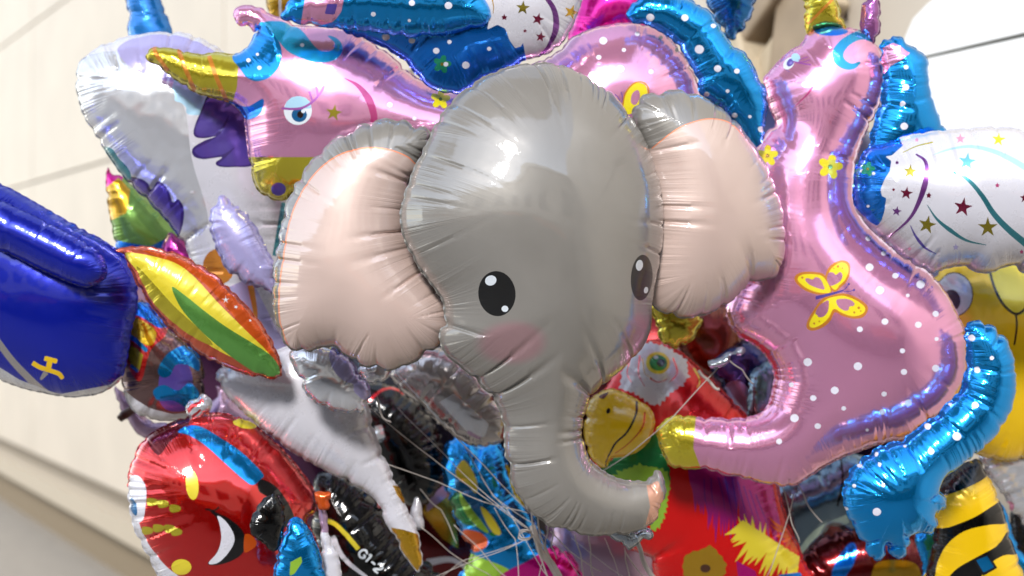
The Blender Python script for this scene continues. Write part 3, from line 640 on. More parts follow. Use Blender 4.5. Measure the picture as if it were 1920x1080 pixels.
tailB = z3b((640,112),(660,94),(700,87),(740,102),(780,132),(812,180),(832,240),(840,310),(832,390),(802,470),(752,540),(695,597),(640,640),(580,682),(545,712),(548,750),(570,780),(568,810),(545,828),(525,838),(530,865),(535,892),(512,914),(480,920),(452,918),(432,928),(424,970),(402,1005),(370,1011),(342,985),(334,955),(328,975),(325,1003),(298,1019),(270,1000),(240,940),(200,870),(176,810),(161,752),(180,692),(222,640),(280,592),(330,568),(400,546),(490,482),(570,412),(622,345),(648,262),(648,180))
balloon('tail', tailB, blue, tb, 2.98, 6, k=.75, near=3.6, step=6, crease=1.5, fine=1.8, prints=dsc(z3b, 2.076, (669,153,14),(747,231,9),(689,277,14),(683,413,14),(585,410,8),(497,497,14),(611,536,18),(407,570,8),(510,595,13),(296,603,9),(228,646,11),(312,646,10),(209,728,9),(325,726,9),(299,830,17),(178,818,9)), gap=(12, 38), reach=(20, 80))

# ------------------------------------------------------------------ white winged balloon, left
tw = thing('pegasus_balloon', 'white and silver winged horse balloon with purple feathers, behind the yellow horn at the left', 'balloon', 380, 400, 3.25)
bodyW = [(143,156),(148,122),(163,104),(200,81),(237,70),(278,63),(333,61),(370,70),(396,83),(420,100),(480,160),(530,240),(555,380),(550,520),(548,620),(600,700),(680,740),(650,800),(520,780),(420,690),(370,560),(356,480),(341,452),(319,422),(281,380),(252,352),(222,318),(200,285),(181,256),(159,219),(148,185)]
fw = [(foil('silver_chest', (.86, .87, .90), .6, .16, .8, bump=1.5, crumple=4), smooth([(120,130),(215,95),(300,130),(345,200),(360,300),(390,420),(330,440),(240,340),(150,220)], 5)),
  (lav, smooth([(220,92),(240,76),(278,66),(330,66),(385,85),(425,120),(400,145),(330,154),(285,143),(248,128),(228,110)], 5)),
  (lblue, smooth(z1((880,415),(895,400),(1000,430),(1062,470),(1050,540),(1035,575),(990,583),(945,575),(942,545),(915,520),(885,510),(885,480),(870,450)), 5)),
  (purpd, smooth(z1((1060,475),(1018,560),(982,650),(987,692),(1035,700),(1095,690),(1035,712),(976,750),(980,790),(1030,806),(1125,795),(1092,822),(1108,843),(1180,846),(1290,830),(1290,700),(1240,590),(1150,510)), 5)),
  (purple, smooth(z1((1065,490),(1028,560),(992,650),(1000,685),(1040,690),(1100,672),(1160,580),(1125,665),(1060,718),(988,755),(996,780),(1035,795),(1130,780),(1190,745),(1140,800),(1108,828),(1120,836),(1180,838),(1280,820),(1280,700),(1235,595),(1150,520)), 5)),
  (purpd, smooth([(232,336),(259,334),(277,343),(283,357),(293,341),(304,343),(317,359),(324,380),(334,373),(344,389),(344,415),(336,445),(330,470),(250,390)], 5)),
  (purple, smooth([(240,339),(258,338),(272,346),(282,366),(294,347),(302,348),(313,362),(320,390),(333,380),(339,392),(338,415),(331,440),(300,410)], 5)),
  (teal, smooth(z1((520,750),(570,755),(600,800),(640,840),(662,880),(655,915),(590,880)), 5)),
  (orng, ell(410, 500, 30, 34)), (lav, A([(380,560),(470,520),(510,600),(560,690),(520,700),(440,640)])), (teal, stroke([(532,380),(522,440),(515,480)], 9)), (orng, stroke([(470,535),(478,580),(480,600)], 12, 6)),
  (wwhite, ell(360,360,4,3))]
balloon('body', bodyW, wwhite, tw, 3.27, 6, 4, k=.62, prints=fw, near=5, step=9, gap=(20, 60), reach=(30, 110), fine=1.6, crease=1.1)
legW = z6((545,60),(600,20),(700,-20),(850,-60),(1000,-100),(1150,-60),(1250,40),(1318,200),(1342,300),(1372,400),(1432,540),(1490,662),(1522,752),(1562,820),(1582,900),(1596,1000),(1582,1060),(1545,1020),(1500,960),(1450,870),(1402,780),(1365,695),(1300,645),(1200,592),(1100,540),(1000,488),(900,422),(800,345),(700,255),(620,172))
balloon('leg', legW, wwhite, tw, 3.14, 3, k=.55, near=5, step=9, parts=[('hoof', goldd, A(z6((1440,835),(1500,845),(1570,865),(1700,900),(1650,1120),(1540,1100),(1480,960))))], prints=[(goldd, A(z6((1450,620),(1480,620),(1520,700),(1505,715),(1470,670))))], gap=(18, 60), reach=(30, 80), crease=1.2)
balloon('rear_hoof', z6((930,-50),(950,20),(985,85),(1012,150),(1060,195),(1115,228),(1180,242),(1245,252),(1290,260),(1312,205),(1330,160),(1312,95),(1262,30),(1200,-40),(1100,-80),(1000,-80)), silver, tw, 2.98, 0, k=.6, near=4.5, hem=3, crease=1.6, fine=2,
  prints=[(lav, smooth(z6((1130,-60),(1150,40),(1200,90),(1250,110),(1255,150),(1330,190),(1400,60),(1240,-90)), 5))], reach=(30, 90))
balloon('front_feather', z5((1125,78),(1092,110),(1066,180),(1072,260),(1100,340),(1130,410),(1180,470),(1255,518),(1330,540),(1380,562),(1386,480),(1388,420),(1362,380),(1330,310),(1290,230),(1240,160),(1190,120)), lav, tw, 3.05, 0, k=.6, near=4.5, hem=3, crease=1.6, fine=2, gap=(14, 40), reach=(30, 80))

# ------------------------------------------------------------------ left side
red = foil('metal_red', (.88, .05, .04), .85, .13, 1.0, bump=1.3, crumple=1.5, cior=1.8); dred = foil('dark_red', (.42, .03, .06), .8, .18, .5); royal = foil('royal_blue', (.02, .11, .66), .6, .22, .8)
mag = foil('metal_magenta', (.86, .02, .58), .8, .16, .5); magd = foil('plum_magenta', (.58, .02, .46), .75, .18); copper = foil('copper', (.66, .33, .20), .7, .2)
char = foil('metal_black', (.06, .065, .075), .8, .15, .8, bump=1.6, crumple=2.5); gry2 = foil('smoky_silver', (.72, .70, .70), .75, .14, .6, bump=1.5, crumple=2.5); dusty = foil('dusty_blue', (.42, .52, .60), .75, .16, .6)
yb = foil('bee_yellow', (.95, .78, .06), .3, .2, .7); yl = foil('lemon_print', (.86, .79, .20), .3, .2, .7); lilac = foil('lilac_foil', (.72, .60, .72), .55, .22); grn = foil('leaf_green', (.42, .68, .32), .7, .2)
dgrn = foil('parrot_green', (.06, .50, .24), .55, .2); lgrn = foil('lime_print', (.62, .80, .25), .5, .2); org2 = foil('deep_orange', (.88, .36, .08), .6, .2); brn = foil('brown_foil', (.34, .20, .12), .6, .25)
paleb = foil('cream_yellow', (.86, .82, .42), .6, .2)
def one(name, label, cat, out, mat, D, yaw=0, pitch=0, group=None, **kw):
    q = A([p[:2] for p in out]); c = (q.min(0)+q.max(0))/2
    t = thing(name, label, cat, c[0], c[1], D, group); balloon(kw.pop('part', 'body'), out, mat, t, D, yaw, pitch, **kw); return t
one('fin_balloon', 'plain bright blue fin rising behind the white winged balloon at the upper left', 'balloon', [(238,-30),(240,20),(243,75),(260,130),(330,130),(326,75),(312,30),(296,-10),(290,-40)], foil('fin_blue', (.02,.50,.84), .5, .22), 3.5, near=5)
t = thing('pirate_hat_balloon', 'royal blue hat shaped balloon with rolled brim and small yellow dagger, at the left edge', 'balloon', 60, 560, 3.1)
hb = z5((-260,-120),(-100,-40),(0,12),(100,65),(250,150),(400,232),(520,300),(605,360),(650,405),(685,480),(694,560),(690,640),(660,760),(640,900),(615,990),(560,1042),(480,1078),(350,1090),(200,1065),(100,1040),(0,1000),(-150,900),(-300,700),(-330,300))
balloon('crown', hb, royal, t, 3.14, -8, k=.6, near=5, step=9, gap=(40, 110), reach=(30, 90), crease=.7, fine=.6,
  prints=[(gry2, stroke(z5((-60,740),(40,880),(120,970),(230,1070),(330,1110)), 12, 14)), (silver, A(z5((-400,860),(-20,930),(100,1005),(220,1050),(300,1078),(560,1030),(620,980),(700,1200),(-300,1200)))),
    (yb, stroke(z5((165,918),(200,940),(260,960),(300,975),(318,1000)), 9, 8)), (yb, stroke(z5((225,895),(290,912)), 9)), (yb, stroke(z5((255,900),(243,960)), 10)), (gry2, stroke(z5((235,965),(205,1005)), 11, 4))])
balloon('brim', z5((-260,-30),(-50,75),(0,95),(150,165),(300,240),(430,308),(505,365),(538,435),(533,485),(485,520),(425,532),(330,500),(200,442),(100,392),(0,350),(-100,300),(-300,190)), royal, t, 3.02, -8, k=.7, near=5, step=9, gap=(30, 70), reach=(30, 70), crease=.8, fine=.6)
t = one('rainbow_leaf_balloon', 'pointed rainbow leaf balloon in red, orange, yellow and green beside the blue hat', 'balloon', z5((588,350),(640,334),(720,331),(830,345),(920,378),(1020,428),(1120,500),(1210,590),(1290,680),(1350,765),(1400,860),(1426,975),(1385,1000),(1290,987),(1180,950),(1060,900),(960,832),(870,750),(800,672),(740,592),(680,492),(640,392),(622,362)),
  foil('leaf_red', (.80, .36, .24), .7, .2, bump=1.4), 2.98, 4, k=.62, near=4, step=7, fine=1.6, gap=(16, 45), reach=(20, 70), prints=[
   (org2, smooth(z5((720,350),(900,392),(1080,490),(1200,600),(1310,730),(1390,870),(1410,950),(1330,900),(1150,640),(950,450)), 5)),
   (yl, smooth(z5((632,365),(740,372),(880,410),(980,480),(1100,610),(1250,760),(1370,880),(1400,960),(1300,930),(1150,880),(1000,790),(860,680),(760,560),(690,450)), 5)),
   (gold, smooth(z5((690,430),(780,520),(880,630),(1000,740),(1080,830),(980,790),(860,700),(760,590)), 5)),
   (grn, smooth(z5((870,535),(940,580),(1040,660),(1150,740),(1280,820),(1380,890),(1420,975),(1330,985),(1230,930),(1110,840),(1000,740),(915,640)), 5)),
   (wht, star(*z5((1143,600))[0], 9, 0, .15)), (wht, star(*z5((1195,635))[0], 5, 20, .15)), (wht, star(*z5((1268,703))[0], 4, 20, .2))])
one('rainbow_balloon', 'round rainbow balloon with green and orange bands behind the white winged balloon', 'balloon', z5((545,-70),(560,-40),(620,-20),(720,60),(860,200),(950,330),(900,420),(760,430),(640,390),(590,330),(560,180),(540,50)), foil('band_green', (.45,.62,.30), .75, .2, bump=1.3), 3.45, 10, k=.7, near=5,
  prints=[(mag, A(z5((500,-150),(640,-60),(600,40),(500,100)))), (goldd, A(z5((600,-20),(660,40),(640,160),(500,230),(500,60)))), (blued, A(z5((480,280),(640,310),(760,330),(840,290),(1000,400),(800,600),(500,500))))])
one('magenta_balloon', 'narrow metallic magenta balloon squeezed behind the rainbow leaf', 'balloon', z5((850,270),(900,280),(960,330),(1060,420),(1160,520),(1220,620),(1160,620),(1040,540),(900,460),(820,400)), magd, 3.4, near=5)
one('gold_disc_balloon', 'orange gold rimmed balloon half hidden behind the lavender feather', 'balloon', z5((960,360),(1040,345),(1110,390),(1160,480),(1200,600),(1280,560),(1300,700),(1340,900),(1200,880),(1060,600)), goldd, 3.45, near=5)
t = one('castle_balloon', 'shiny brown and turquoise balloon printed with a gold arched window, below the leaf', 'balloon', z5((612,660),(640,615),(690,603),(745,615),(800,680),(850,750),(930,810),(1000,880),(1030,960),(1030,1090),(1000,1160),(930,1200),(860,1210),(760,1200),(690,1170),(640,1100),(615,980),(605,800)), foil('holo_brown', (.36,.24,.24), .85, .13, .6, bump=1.8, sheen2=(.62,.50,.50)), 3.22, 18, k=.75, near=4.5, fine=1.6,
  prints=[(blued, smooth(z5((665,650),(700,615),(750,615),(820,690),(850,740),(790,760),(700,720)), 4)), (red, smooth(z5((625,700),(660,675),(720,690),(800,740),(850,740),(830,790),(760,860),(715,1010),(660,960),(620,800)), 4)), (foil('window_gold', (.92,.76,.10), .8, .18, bump=1.6), smooth(z5((640,700),(670,685),(730,710),(790,760),(770,830),(700,810),(650,760)), 4)),
    (blue, stroke(z5((620,770),(680,800),(745,860)), 8)), (gold, A(z5((640,820),(690,845),(725,880),(705,960),(660,930)))), (blue, stroke(z5((660,930),(700,965)), 6)),
    (purple, smooth(z5((830,900),(900,880),(960,940),(980,1060),(960,1150),(850,1160),(800,1080)), 4)), (blue, smooth(z5((800,950),(850,870),(940,830),(1000,860),(1010,960),(950,930),(890,930),(860,985),(815,990)), 4)), (blue, smooth(z5((775,1060),(830,1030),(900,1060),(960,1020),(1010,1080),(960,1150),(880,1110),(800,1110)), 4)),
    (wwhite, A(z5((560,1000),(680,1100),(760,1150),(880,1180),(1050,1160),(1000,1300),(600,1300))))])
one('lilac_balloon', 'dull lilac balloon peeping out beneath the castle printed balloon', 'balloon', z6((40,110),(110,180),(230,300),(400,280),(560,180),(560,120),(640,200),(760,330),(600,420),(350,400),(180,372),(110,290),(70,230)), lilac, 3.5, near=5)
V, Fc = [], []; t = thing('plastic_clip', 'small brown plastic clip sticking out at the left of the lilac balloon', 'clip', 236, 778, 3.4)
tube(V, Fc, [P3(224, 786, 3.4), P3(230, 780, 3.4), P3(252, 766, 3.42)], [.009, .011, .011], 10); solid('clip_body', V, Fc, plain('brown_plastic', (.32, .17, .12), .4), t, True)
one('bubble_balloon', 'small clear red and white balloon end above the red pirate balloon', 'balloon', z6((400,240),(420,200),(470,165),(515,170),(530,210),(515,255),(470,285),(420,290)), silver, 3.1, k=.8, near=4, crease=1.4, prints=[(red, stroke(z6((405,250),(440,215),(490,190)), 8)), (red, stroke(z6((430,275),(480,240)), 5))])
t = thing('pirate_balloon', 'round red pirate balloon with a blue headband, eyepatch and white grin, lower left', 'balloon', 410, 930, 3.05)
rb = z6((105,640),(118,540),(150,450),(200,380),(300,318),(420,272),(560,256),(700,288),(800,360),(880,430),(960,520),(1020,600),(1062,680),(1050,755),(1010,800),(1040,860),(1080,960),(1090,1120),(900,1300),(500,1300),(330,1180),(200,960),(135,820))
balloon('body', rb, red, t, 3.12, 14, -4, k=.72, near=5, step=9, gap=(24, 60), reach=(30, 90), prints=[
  (wwhite, smooth(z6((60,850),(130,750),(200,900),(300,1030),(420,1130),(500,1300),(60,1300)), 4)),
  (dred, smooth(z6((200,370),(300,315),(420,270),(400,330),(320,400),(260,470)), 4)),
  (wwhite, smooth(z6((105,700),(110,600),(135,570),(170,580),(200,640),(195,740),(180,800),(140,800)), 5)), (navy, ell(*z6((135,730))[0], 6, 18, -15)),
  (yl, ell(*z6((433,620))[0], 12, 28, -5)), (yl, ell(*z6((700,308))[0], 23, 9, 12)), (yl, ell(*z6((378,1035))[0], 19, 15, 0)),
  (blue, smooth(z6((360,350),(410,318),(480,325),(560,370),(680,450),(790,560),(780,590),(740,620),(690,590),(600,510),(500,420),(420,370)), 5)),
  (dk, smooth(z6((510,738),(560,760),(620,790),(680,840),(700,890),(690,960),(640,1000),(560,1025),(510,1018),(545,980),(580,900),(565,800)), 5)), (wwhite, smooth(z6((560,775),(600,800),(640,860),(645,910),(610,970),(560,1015),(515,1015),(560,960),(580,890),(572,820)), 5)),
  (dk, stroke(z6((500,742),(545,748),(570,730)), 3)), (org2, smooth(z6((700,870),(740,880),(760,920),(720,955),(695,955)), 4)),
  (dk, smooth(z6((780,590),(870,640),(950,780),(900,830),(840,700),(770,650)), 4))]
  + [(gold, smooth(z6((x-25,y-18),(x+22,y-14),(x+28,y+12),(x-20,y+20)), 4)) for x, y in ((230,705),(285,715),(345,738),(205,850),(262,838),(318,840),(352,856))])
balloon('eyepatch', z6((740,780),(790,700),(850,660),(900,760),(880,900),(850,950),(790,915),(735,860)), char, t, 2.93, 14, k=.45, near=4, hem=2)
balloon('bandana_tail', z6((880,900),(940,790),(1000,810),(1040,880),(1080,980),(1090,1130),(880,1130),(850,1060)), blue, t, 2.96, 0, k=.6, near=4.5, crease=1.5, fine=2, prints=[(lgrn, A(z6((930,1010),(985,980),(990,1010),(950,1070),(925,1080))))])
t = thing('paddle_balloon', 'thin white balloon with an orange tip between the red pirate and black balloon', 'balloon', 610, 1000, 3.0)
balloon('body', z6((1075,700),(1110,700),(1118,860),(1150,930),(1175,1010),(1180,1130),(1085,1130),(1090,900)), wwhite, t, 3.0, k=.5, near=4, hem=2, prints=[(lilac, A(z6((1050,650),(1140,650),(1120,860),(1080,860))))])
balloon('tip', z6((1055,665),(1090,655),(1132,660),(1128,700),(1118,738),(1080,738),(1066,700)), org2, t, 2.98, k=.6, near=4, hem=2)
# black balloons
def glyph(ch, x, y, s, ang, w):
    sh = {'G': [[(1, .25), (.5, 0), (0, .3), (0, .75), (.5, 1), (1, .8), (1, .55), (.6, .55)]], '1': [[(.2, .2), (.55, 0), (.55, 1)]], '-': [[(.1, .5), (.9, .5)]], '2': [[(0, .25), (.5, 0), (1, .25), (.8, .55), (0, 1), (1, 1)]]}[ch]
    ca, sa = math.cos(R(ang)), math.sin(R(ang)); return [stroke([(x+(a*s*.72)*ca-(b*s)*sa, y+(a*s*.72)*sa+(b*s)*ca) for a, b in L_], w, n=3) for L_ in sh]
gx, gy, pr = 682, 1028, []
for ch in 'G1-2':
    for q in glyph(ch, gx, gy, 17, 42, 4): pr.append((wht, q))
    gx += 12.5*1.05*math.cos(R(42)); gy += 12.5*1.05*math.sin(R(42))
one('black_racer_balloon', 'ribbed black balloon with a yellow stripe and white G1-2 lettering, bottom left', 'balloon', [(590,900),(620,885),(660,900),(700,935),(740,985),(790,1040),(840,1110),(760,1150),(640,1140),(600,1060),(585,980)], char, 3.3, 0, k=.7, near=4, fine=3.2, crease=1.7, gap=(10, 24), reach=(40, 100),
  prints=pr+[(yl, stroke(z6((1110,800),(1160,820),(1220,880),(1275,945)), 8, 9)), (wwhite, stroke(z6((1140,880),(1200,990),(1320,1090)), 12, 6))])
one('black_balloon', 'ribbed glossy black balloon behind the white horse leg, below the left ear', 'balloon', [(650,730),(700,715),(760,735),(815,790),(835,860),(825,920),(780,955),(735,925),(700,870),(670,800)], char, 3.6, 0, k=.75, near=4.5, fine=3.2, crease=1.7, gap=(10, 24), reach=(40, 100), prints=[(red, stroke([(690,752),(725,728),(770,738)], 6, 3)), (silver, A([(702,800),(716,796),(722,820),(706,826)]))])
one('smoky_balloon', 'smoky clear silver balloon between the left ear and the elephant trunk', 'balloon', z1b((225,150),(260,90),(330,30),(470,30),(600,120),(720,260),(760,340),(750,440),(690,478),(600,478),(480,405),(380,310),(290,240)), gry2, 3.3, -5, k=.6, near=4.5, fine=2.2, crease=1.5, gap=(18, 50), reach=(50, 120),
  prints=[(silver, A(z1b((450,280),(520,240),(680,380),(660,440),(600,440)))), (lilac, stroke(z1b((580,415),(640,450)), 6)), (wht, stroke(z1b((240,130),(330,230),(480,390)), 3))])
one('silver_tassel_balloon', 'crumpled little silver foil neck hanging below the left ear', 'balloon neck', z1b((85,120),(150,90),(220,110),(215,160),(170,190),(120,190),(95,160)), silver, 3.05, k=.8, near=3.5, hem=2, crease=2, fine=2)

# ------------------------------------------------------------------ parrots
bp_ = z1b((470,520),(500,450),(560,440),(640,470),(720,470),(760,520),(790,620),(850,740),(900,830),(960,930),(1050,980),(1090,1040),(1080,1140),(560,1140),(600,980),(540,860),(500,740),(470,640))
one('blue_parrot_balloon', 'metallic blue parrot balloon with green, yellow and magenta feathers left of the trunk', 'balloon', bp_, blue, 3.55, 0, k=.7, near=4.5, fine=3, crease=1.7, gap=(12, 34), reach=(40, 100), prints=[
  (dgrn, smooth(z1b((500,720),(560,690),(640,760),(720,860),(700,900),(640,860),(560,840),(510,780)), 4)), (navy, smooth(z1b((520,640),(560,620),(640,740),(700,860),(640,880),(560,760)), 4)),
  (yl, smooth(z1b((525,600),(560,545),(600,590),(625,650),(620,700),(580,660),(545,640)), 4)), (yl, smooth(z1b((640,760),(690,800),(735,880),(710,890),(670,840)), 4)), (lgrn, smooth(z1b((540,690),(600,770),(680,880),(620,850),(560,770)), 4)),
  (yl, smooth(z1b((760,560),(800,600),(850,720),(840,760),(790,690)), 4)), (org2, smooth(z1b((560,870),(640,880),(675,930),(620,970),(570,940)), 4)), (lgrn, smooth(z1b((560,980),(680,1010),(780,1060),(760,1140),(600,1140)), 4)),
  (mag, smooth(z1b((730,1080),(860,1010),(980,940),(1080,960),(1130,1010),(1130,1160),(740,1160)), 4))])
t = thing('red_parrot_balloon', 'red parrot balloon with green eye, orange beak and magenta wing, right of the trunk', 'balloon', 1290, 880, 3.35)
rp = z2b((120,430),(170,330),(230,240),(300,175),(350,160),(430,195),(520,270),(600,350),(700,450),(780,560),(820,700),(860,850),(920,1000),(940,1150),(420,1150),(330,1010),(230,960),(160,850),(100,640))
def jag(c, n=9, d=7):
    q, _ = resample(smooth(c, 5), d*1.3); m = q.mean(0); rr = random.Random(len(q)*7+int(q[0][0])); r = A([1+(rr.uniform(.01, .14) if i % 2 else -rr.uniform(0, .06)) for i in range(len(q))]); return m+(q-m)*r[:, None]
def feathers(m, roots, tips, n, w):
    ra, _ = resample(roots, 1, False); ta_, _ = resample(tips, 1, False); out = []; rr = random.Random(n*31)
    for i in range(n):
        a = ra[int(i/(n-1)*(len(ra)-1))]; b = ta_[int(i/(n-1)*(len(ta_)-1))]; b = b+A([rr.uniform(-5, 5), rr.uniform(-12, 12)]); c = (a+b)/2+A([rr.uniform(-3, 3), 3])
        out.append((m, stroke([a, c, b], (w/2.2, w/2.6, .6), n=4)))
    return out
balloon('body', rp, foil('parrot_red', (.84, .03, .03), .45, .18, .35, crumple=1.5), t, 3.38, 0, k=.55, near=4.5, step=8, fine=1.4, prints=[
  (wwhite, jag(z2b((215,300),(240,240),(300,180),(370,180),(440,215),(475,260),(470,320),(430,350),(390,385),(340,415),(280,370),(225,350)), d=4)),
  (yl, ell(*z2b((360,250))[0], 23, 21, 10)), (dgrn, ell(*z2b((362,250))[0], 17, 15, 10)), (dk, ell(*z2b((372,250))[0], 8, 8)), (wht, ell(*z2b((352,228))[0], 5, 3.5)),
  (red, stroke(z2b((250,240),(240,290),(260,330)), 2.5, 1)), (red, stroke(z2b((290,220),(285,290),(310,345)), 2.5, 1)), (red, stroke(z2b((420,230),(435,290),(400,330)), 3, 1)), (red, stroke(z2b((330,310),(360,325),(400,312)), 3, 1)), (goldd, stroke(z2b((300,230),(310,290),(340,310)), 2, 1)),
  (yl, stroke(z2b((500,270),(525,320),(510,350)), 4, 1)),
  (dgrn, jag(z2b((130,680),(200,610),(300,540),(360,530),(400,640),(400,740),(330,760),(200,720)))), (lgrn, jag(z2b((190,700),(240,660),(320,650),(395,680),(400,760),(370,880),(330,890),(350,760),(260,710)), d=4)),
  ] + feathers(foil('wing_magenta', (.68, .06, .50), .65, .2), z2b((490,640),(600,610),(700,640),(790,720)), z2b((500,800),(590,940),(720,930),(850,980)), 26, 32)
  + feathers(foil('wing_violet', (.50, .05, .55), .65, .2), z2b((540,700),(640,690),(740,760)), z2b((560,830),(690,870),(800,920)), 9, 7)
  + feathers(yl, z2b((700,870),(780,920),(900,1000)), z2b((625,920),(700,1060),(900,1090)), 20, 26) + feathers(yl, z2b((720,960),(760,980)), z2b((675,850),(780,870)), 6, 18) + feathers(org2, z2b((860,900),(890,960)), z2b((780,860),(900,1010)), 7, 16) + [
  (goldd, jag(z2b((460,1010),(520,980),(570,965),(620,1030),(600,1100),(480,1100)), d=6)), (brn, ell(*z2b((545,1050))[0], 10, 8)), (blued, A(z2b((830,1075),(915,1065),(960,1150),(840,1150)))), (mag, A(z2b((665,1020),(740,1060),(760,1150),(680,1150))))])
balloon('beak', z2b((75,500),(85,420),(120,375),(180,352),(240,370),(285,400),(325,425),(345,470),(335,530),(300,580),(240,610),(190,620),(160,655),(120,640),(85,580)), foil('beak_orange', (1.0, .80, .08), .0, .2, .8), t, 3.2, 4, k=.7, near=4, prints=[
  (dk, stroke(z2b((278,398),(275,450),(240,520),(190,570),(155,655)), 5, 3)), (org2, stroke(z2b((310,440),(300,500),(250,560),(190,605)), 3.5, 1.5)), (brn, smooth(z2b((130,380),(170,362),(150,390)), 3)), (dk, ell(*z2b((167,437))[0], 4, 6, 20))])

# ------------------------------------------------------------------ right side
t = one('yellow_face_balloon', 'yellow cartoon face balloon with a big round white eye behind the star printed wing', 'balloon', [(1740,560),(1760,510),(1830,470),(1930,470),(2020,520),(2040,650),(2000,790),(1920,860),(1830,850),(1760,790),(1740,680)], yb, 3.4, 0, k=.55, near=5, step=9, prints=[
  (dk, ell(*z4b((1000,905))[0], 36, 42)), (wwhite, ell(*z4b((1000,905))[0], 34, 40)), (dk, ell(*z4b((985,935))[0], 18, 21)),
  (yl, smooth(z4b((1165,740),(1180,850),(1230,950),(1300,1000),(1400,980),(1500,800)), 5)), (dk, stroke(z4b((1165,760),(1190,860),(1235,950),(1300,1000),(1360,960)), 5)), (dk, stroke(z4b((1298,1000),(1302,1060),(1290,1150)), 4))])
t = one('bee_balloon', 'black and yellow striped bee body balloon with a blue gem, bottom right corner', 'balloon', z3b((500,780),(560,700),(620,655),(685,625),(715,660),(755,740),(790,830),(820,940),(860,1050),(880,1160),(500,1160),(510,1000),(525,880)), yb, 3.2, 0, k=.6, near=4.5, prints=[
  (char, smooth(z3b((490,760),(545,700),(620,630),(700,590),(735,670),(718,700),(640,740),(560,768),(520,780)), 4)),
  (char, smooth(z3b((500,915),(580,890),(680,850),(760,800),(800,780),(815,840),(800,875),(740,880),(640,905),(570,960),(535,1030),(518,1110),(490,1120)), 4)),
  (char, smooth(z3b((560,1130),(600,1060),(680,1010),(770,960),(812,905),(850,990),(790,1000),(720,1050),(680,1130)), 4)),
    (dk, A(z3b((672,1014),(732,990),(768,1048),(712,1080)))), (blue, A(z3b((686,1018),(728,1001),(756,1045),(714,1066))))])
one('aqua_tube_balloon', 'curved aqua tube balloon behind the blue tail and the striped bee', 'balloon', z3b((450,930),(500,890),(560,930),(540,990),(510,1080),(520,1160),(470,1160),(480,1040)), blue, 3.35, near=4.5)
one('blue_edge_balloon', 'thin bright blue balloon edge to the right of the striped bee', 'balloon', z3b((770,800),(800,830),(830,930),(880,1010),(960,1060),(960,1110),(860,1080),(800,960)), blue, 3.32, near=4.5, hem=2)
one('silver_wing_balloon', 'pleated silver balloon at the right edge under the copper one', 'balloon', z3b((700,600),(760,560),(840,540),(950,560),(1000,700),(980,870),(880,880),(820,820),(770,740),(720,680)), silver, 3.45, k=.7, near=4.5, fine=2.6, crease=1.7, gap=(10, 30), reach=(40, 100), prints=[(pinks, ell(*z3b((810,815))[0], 10, 12))])
one('copper_balloon', 'copper coloured balloon with a red stripe at the right edge of the photo', 'balloon', z3b((770,500),(820,420),(900,370),(1000,380),(1000,560),(880,560),(800,550)), copper, 3.5, k=.7, near=4.5, prints=[(org2, stroke(z3b((810,460),(860,430),(960,400)), 14))])
one('dark_corner_balloon', 'black balloon in the bottom right corner behind the silver pleats', 'balloon', z3b((820,840),(900,850),(1000,900),(1000,1160),(860,1160)), char, 3.7, near=5)
one('dusty_balloon', 'dusty blue mirror balloon under the pink unicorn belly', 'balloon', [(1440,960),(1470,905),(1540,880),(1600,850),(1640,880),(1640,960),(1600,1000),(1560,985),(1520,1030),(1460,1060)], dusty, 3.5, k=.6, near=5, fine=1.8, prints=[(foil('pale_aqua', (.74,.86,.84), .5, .2), stroke([(1490,1050),(1530,1000),(1590,972)], 9, 16)), (char, stroke([(1575,850),(1580,900),(1570,950)], 4))])
one('dark_red_balloon', 'dark red balloon with blue patches along the bottom right edge', 'balloon', [(1480,1060),(1540,1010),(1620,985),(1720,990),(1780,1050),(1760,1120),(1500,1130)], dred, 3.55, k=.7, near=4.5, fine=2.4, crease=1.6, prints=[(blued, smooth([(1560,1070),(1590,1020),(1606,1025),(1600,1060),(1570,1095)], 4)), (goldd, smooth([(1640,1060),(1680,1050),(1720,1060),(1720,1100),(1640,1110)], 4))])
one('gold_frill_balloon', 'small olive gold balloon with scalloped edge just under the right ear', 'balloon', z2b((340,-10),(520,60),(525,100),(500,150),(460,180),(420,192),(380,170),(355,110)), gold, 3.2, k=.7, near=4, crease=1.7, fine=2)
one('ochre_balloon', 'deep orange and brown balloon in shade behind the right ear', 'balloon', z2b((420,40),(560,20),(680,60),(680,200),(600,300),(520,280),(460,220),(430,130)), foil('dark_ochre', (.48,.18,.05), .6, .2), 3.5, near=5)
one('navy_balloon', 'navy and lavender balloon in the gap left of the unicorn belly', 'balloon', z2b((560,250),(620,190),(720,170),(800,230),(790,400),(740,480),(680,440),(620,360)), foil('dark_navy', (.10,.10,.35), .75, .18), 3.48, near=5, prints=[(lav, smooth(z2b((620,350),(680,320),(740,400),(700,460)), 4)), (purple, smooth(z2b((590,290),(650,240),(700,270),(660,320)), 4))])
one('slate_balloon', 'slate blue balloon showing between the navy balloon and the pink belly', 'balloon', z2b((720,320),(760,260),(860,240),(880,420),(820,520),(720,480)), dusty, 3.42, near=5)
one('magenta_top_balloon', 'glossy magenta balloon at the top edge above the pink unicorn back', 'balloon', [(1066,78),(1078,30),(1100,-25),(1150,-50),(1210,-30),(1225,20),(1210,70),(1150,95),(1090,98)], mag, 3.35, k=.8, near=5, gap=(20, 50))
one('blue_glitter_balloon', 'round glittery blue balloon at the top edge behind the unicorn tail', 'balloon', [(1320,-40),(1412,-50),(1418,-10),(1410,25),(1398,50),(1382,70),(1368,76),(1350,50),(1330,20)], foil('glitter_blue', (.02,.42,.70), .9, .2, .5, bump=2.5), 3.4, k=.8, near=4, crease=1.7, fine=2.5, gap=(10, 25), reach=(30, 80))
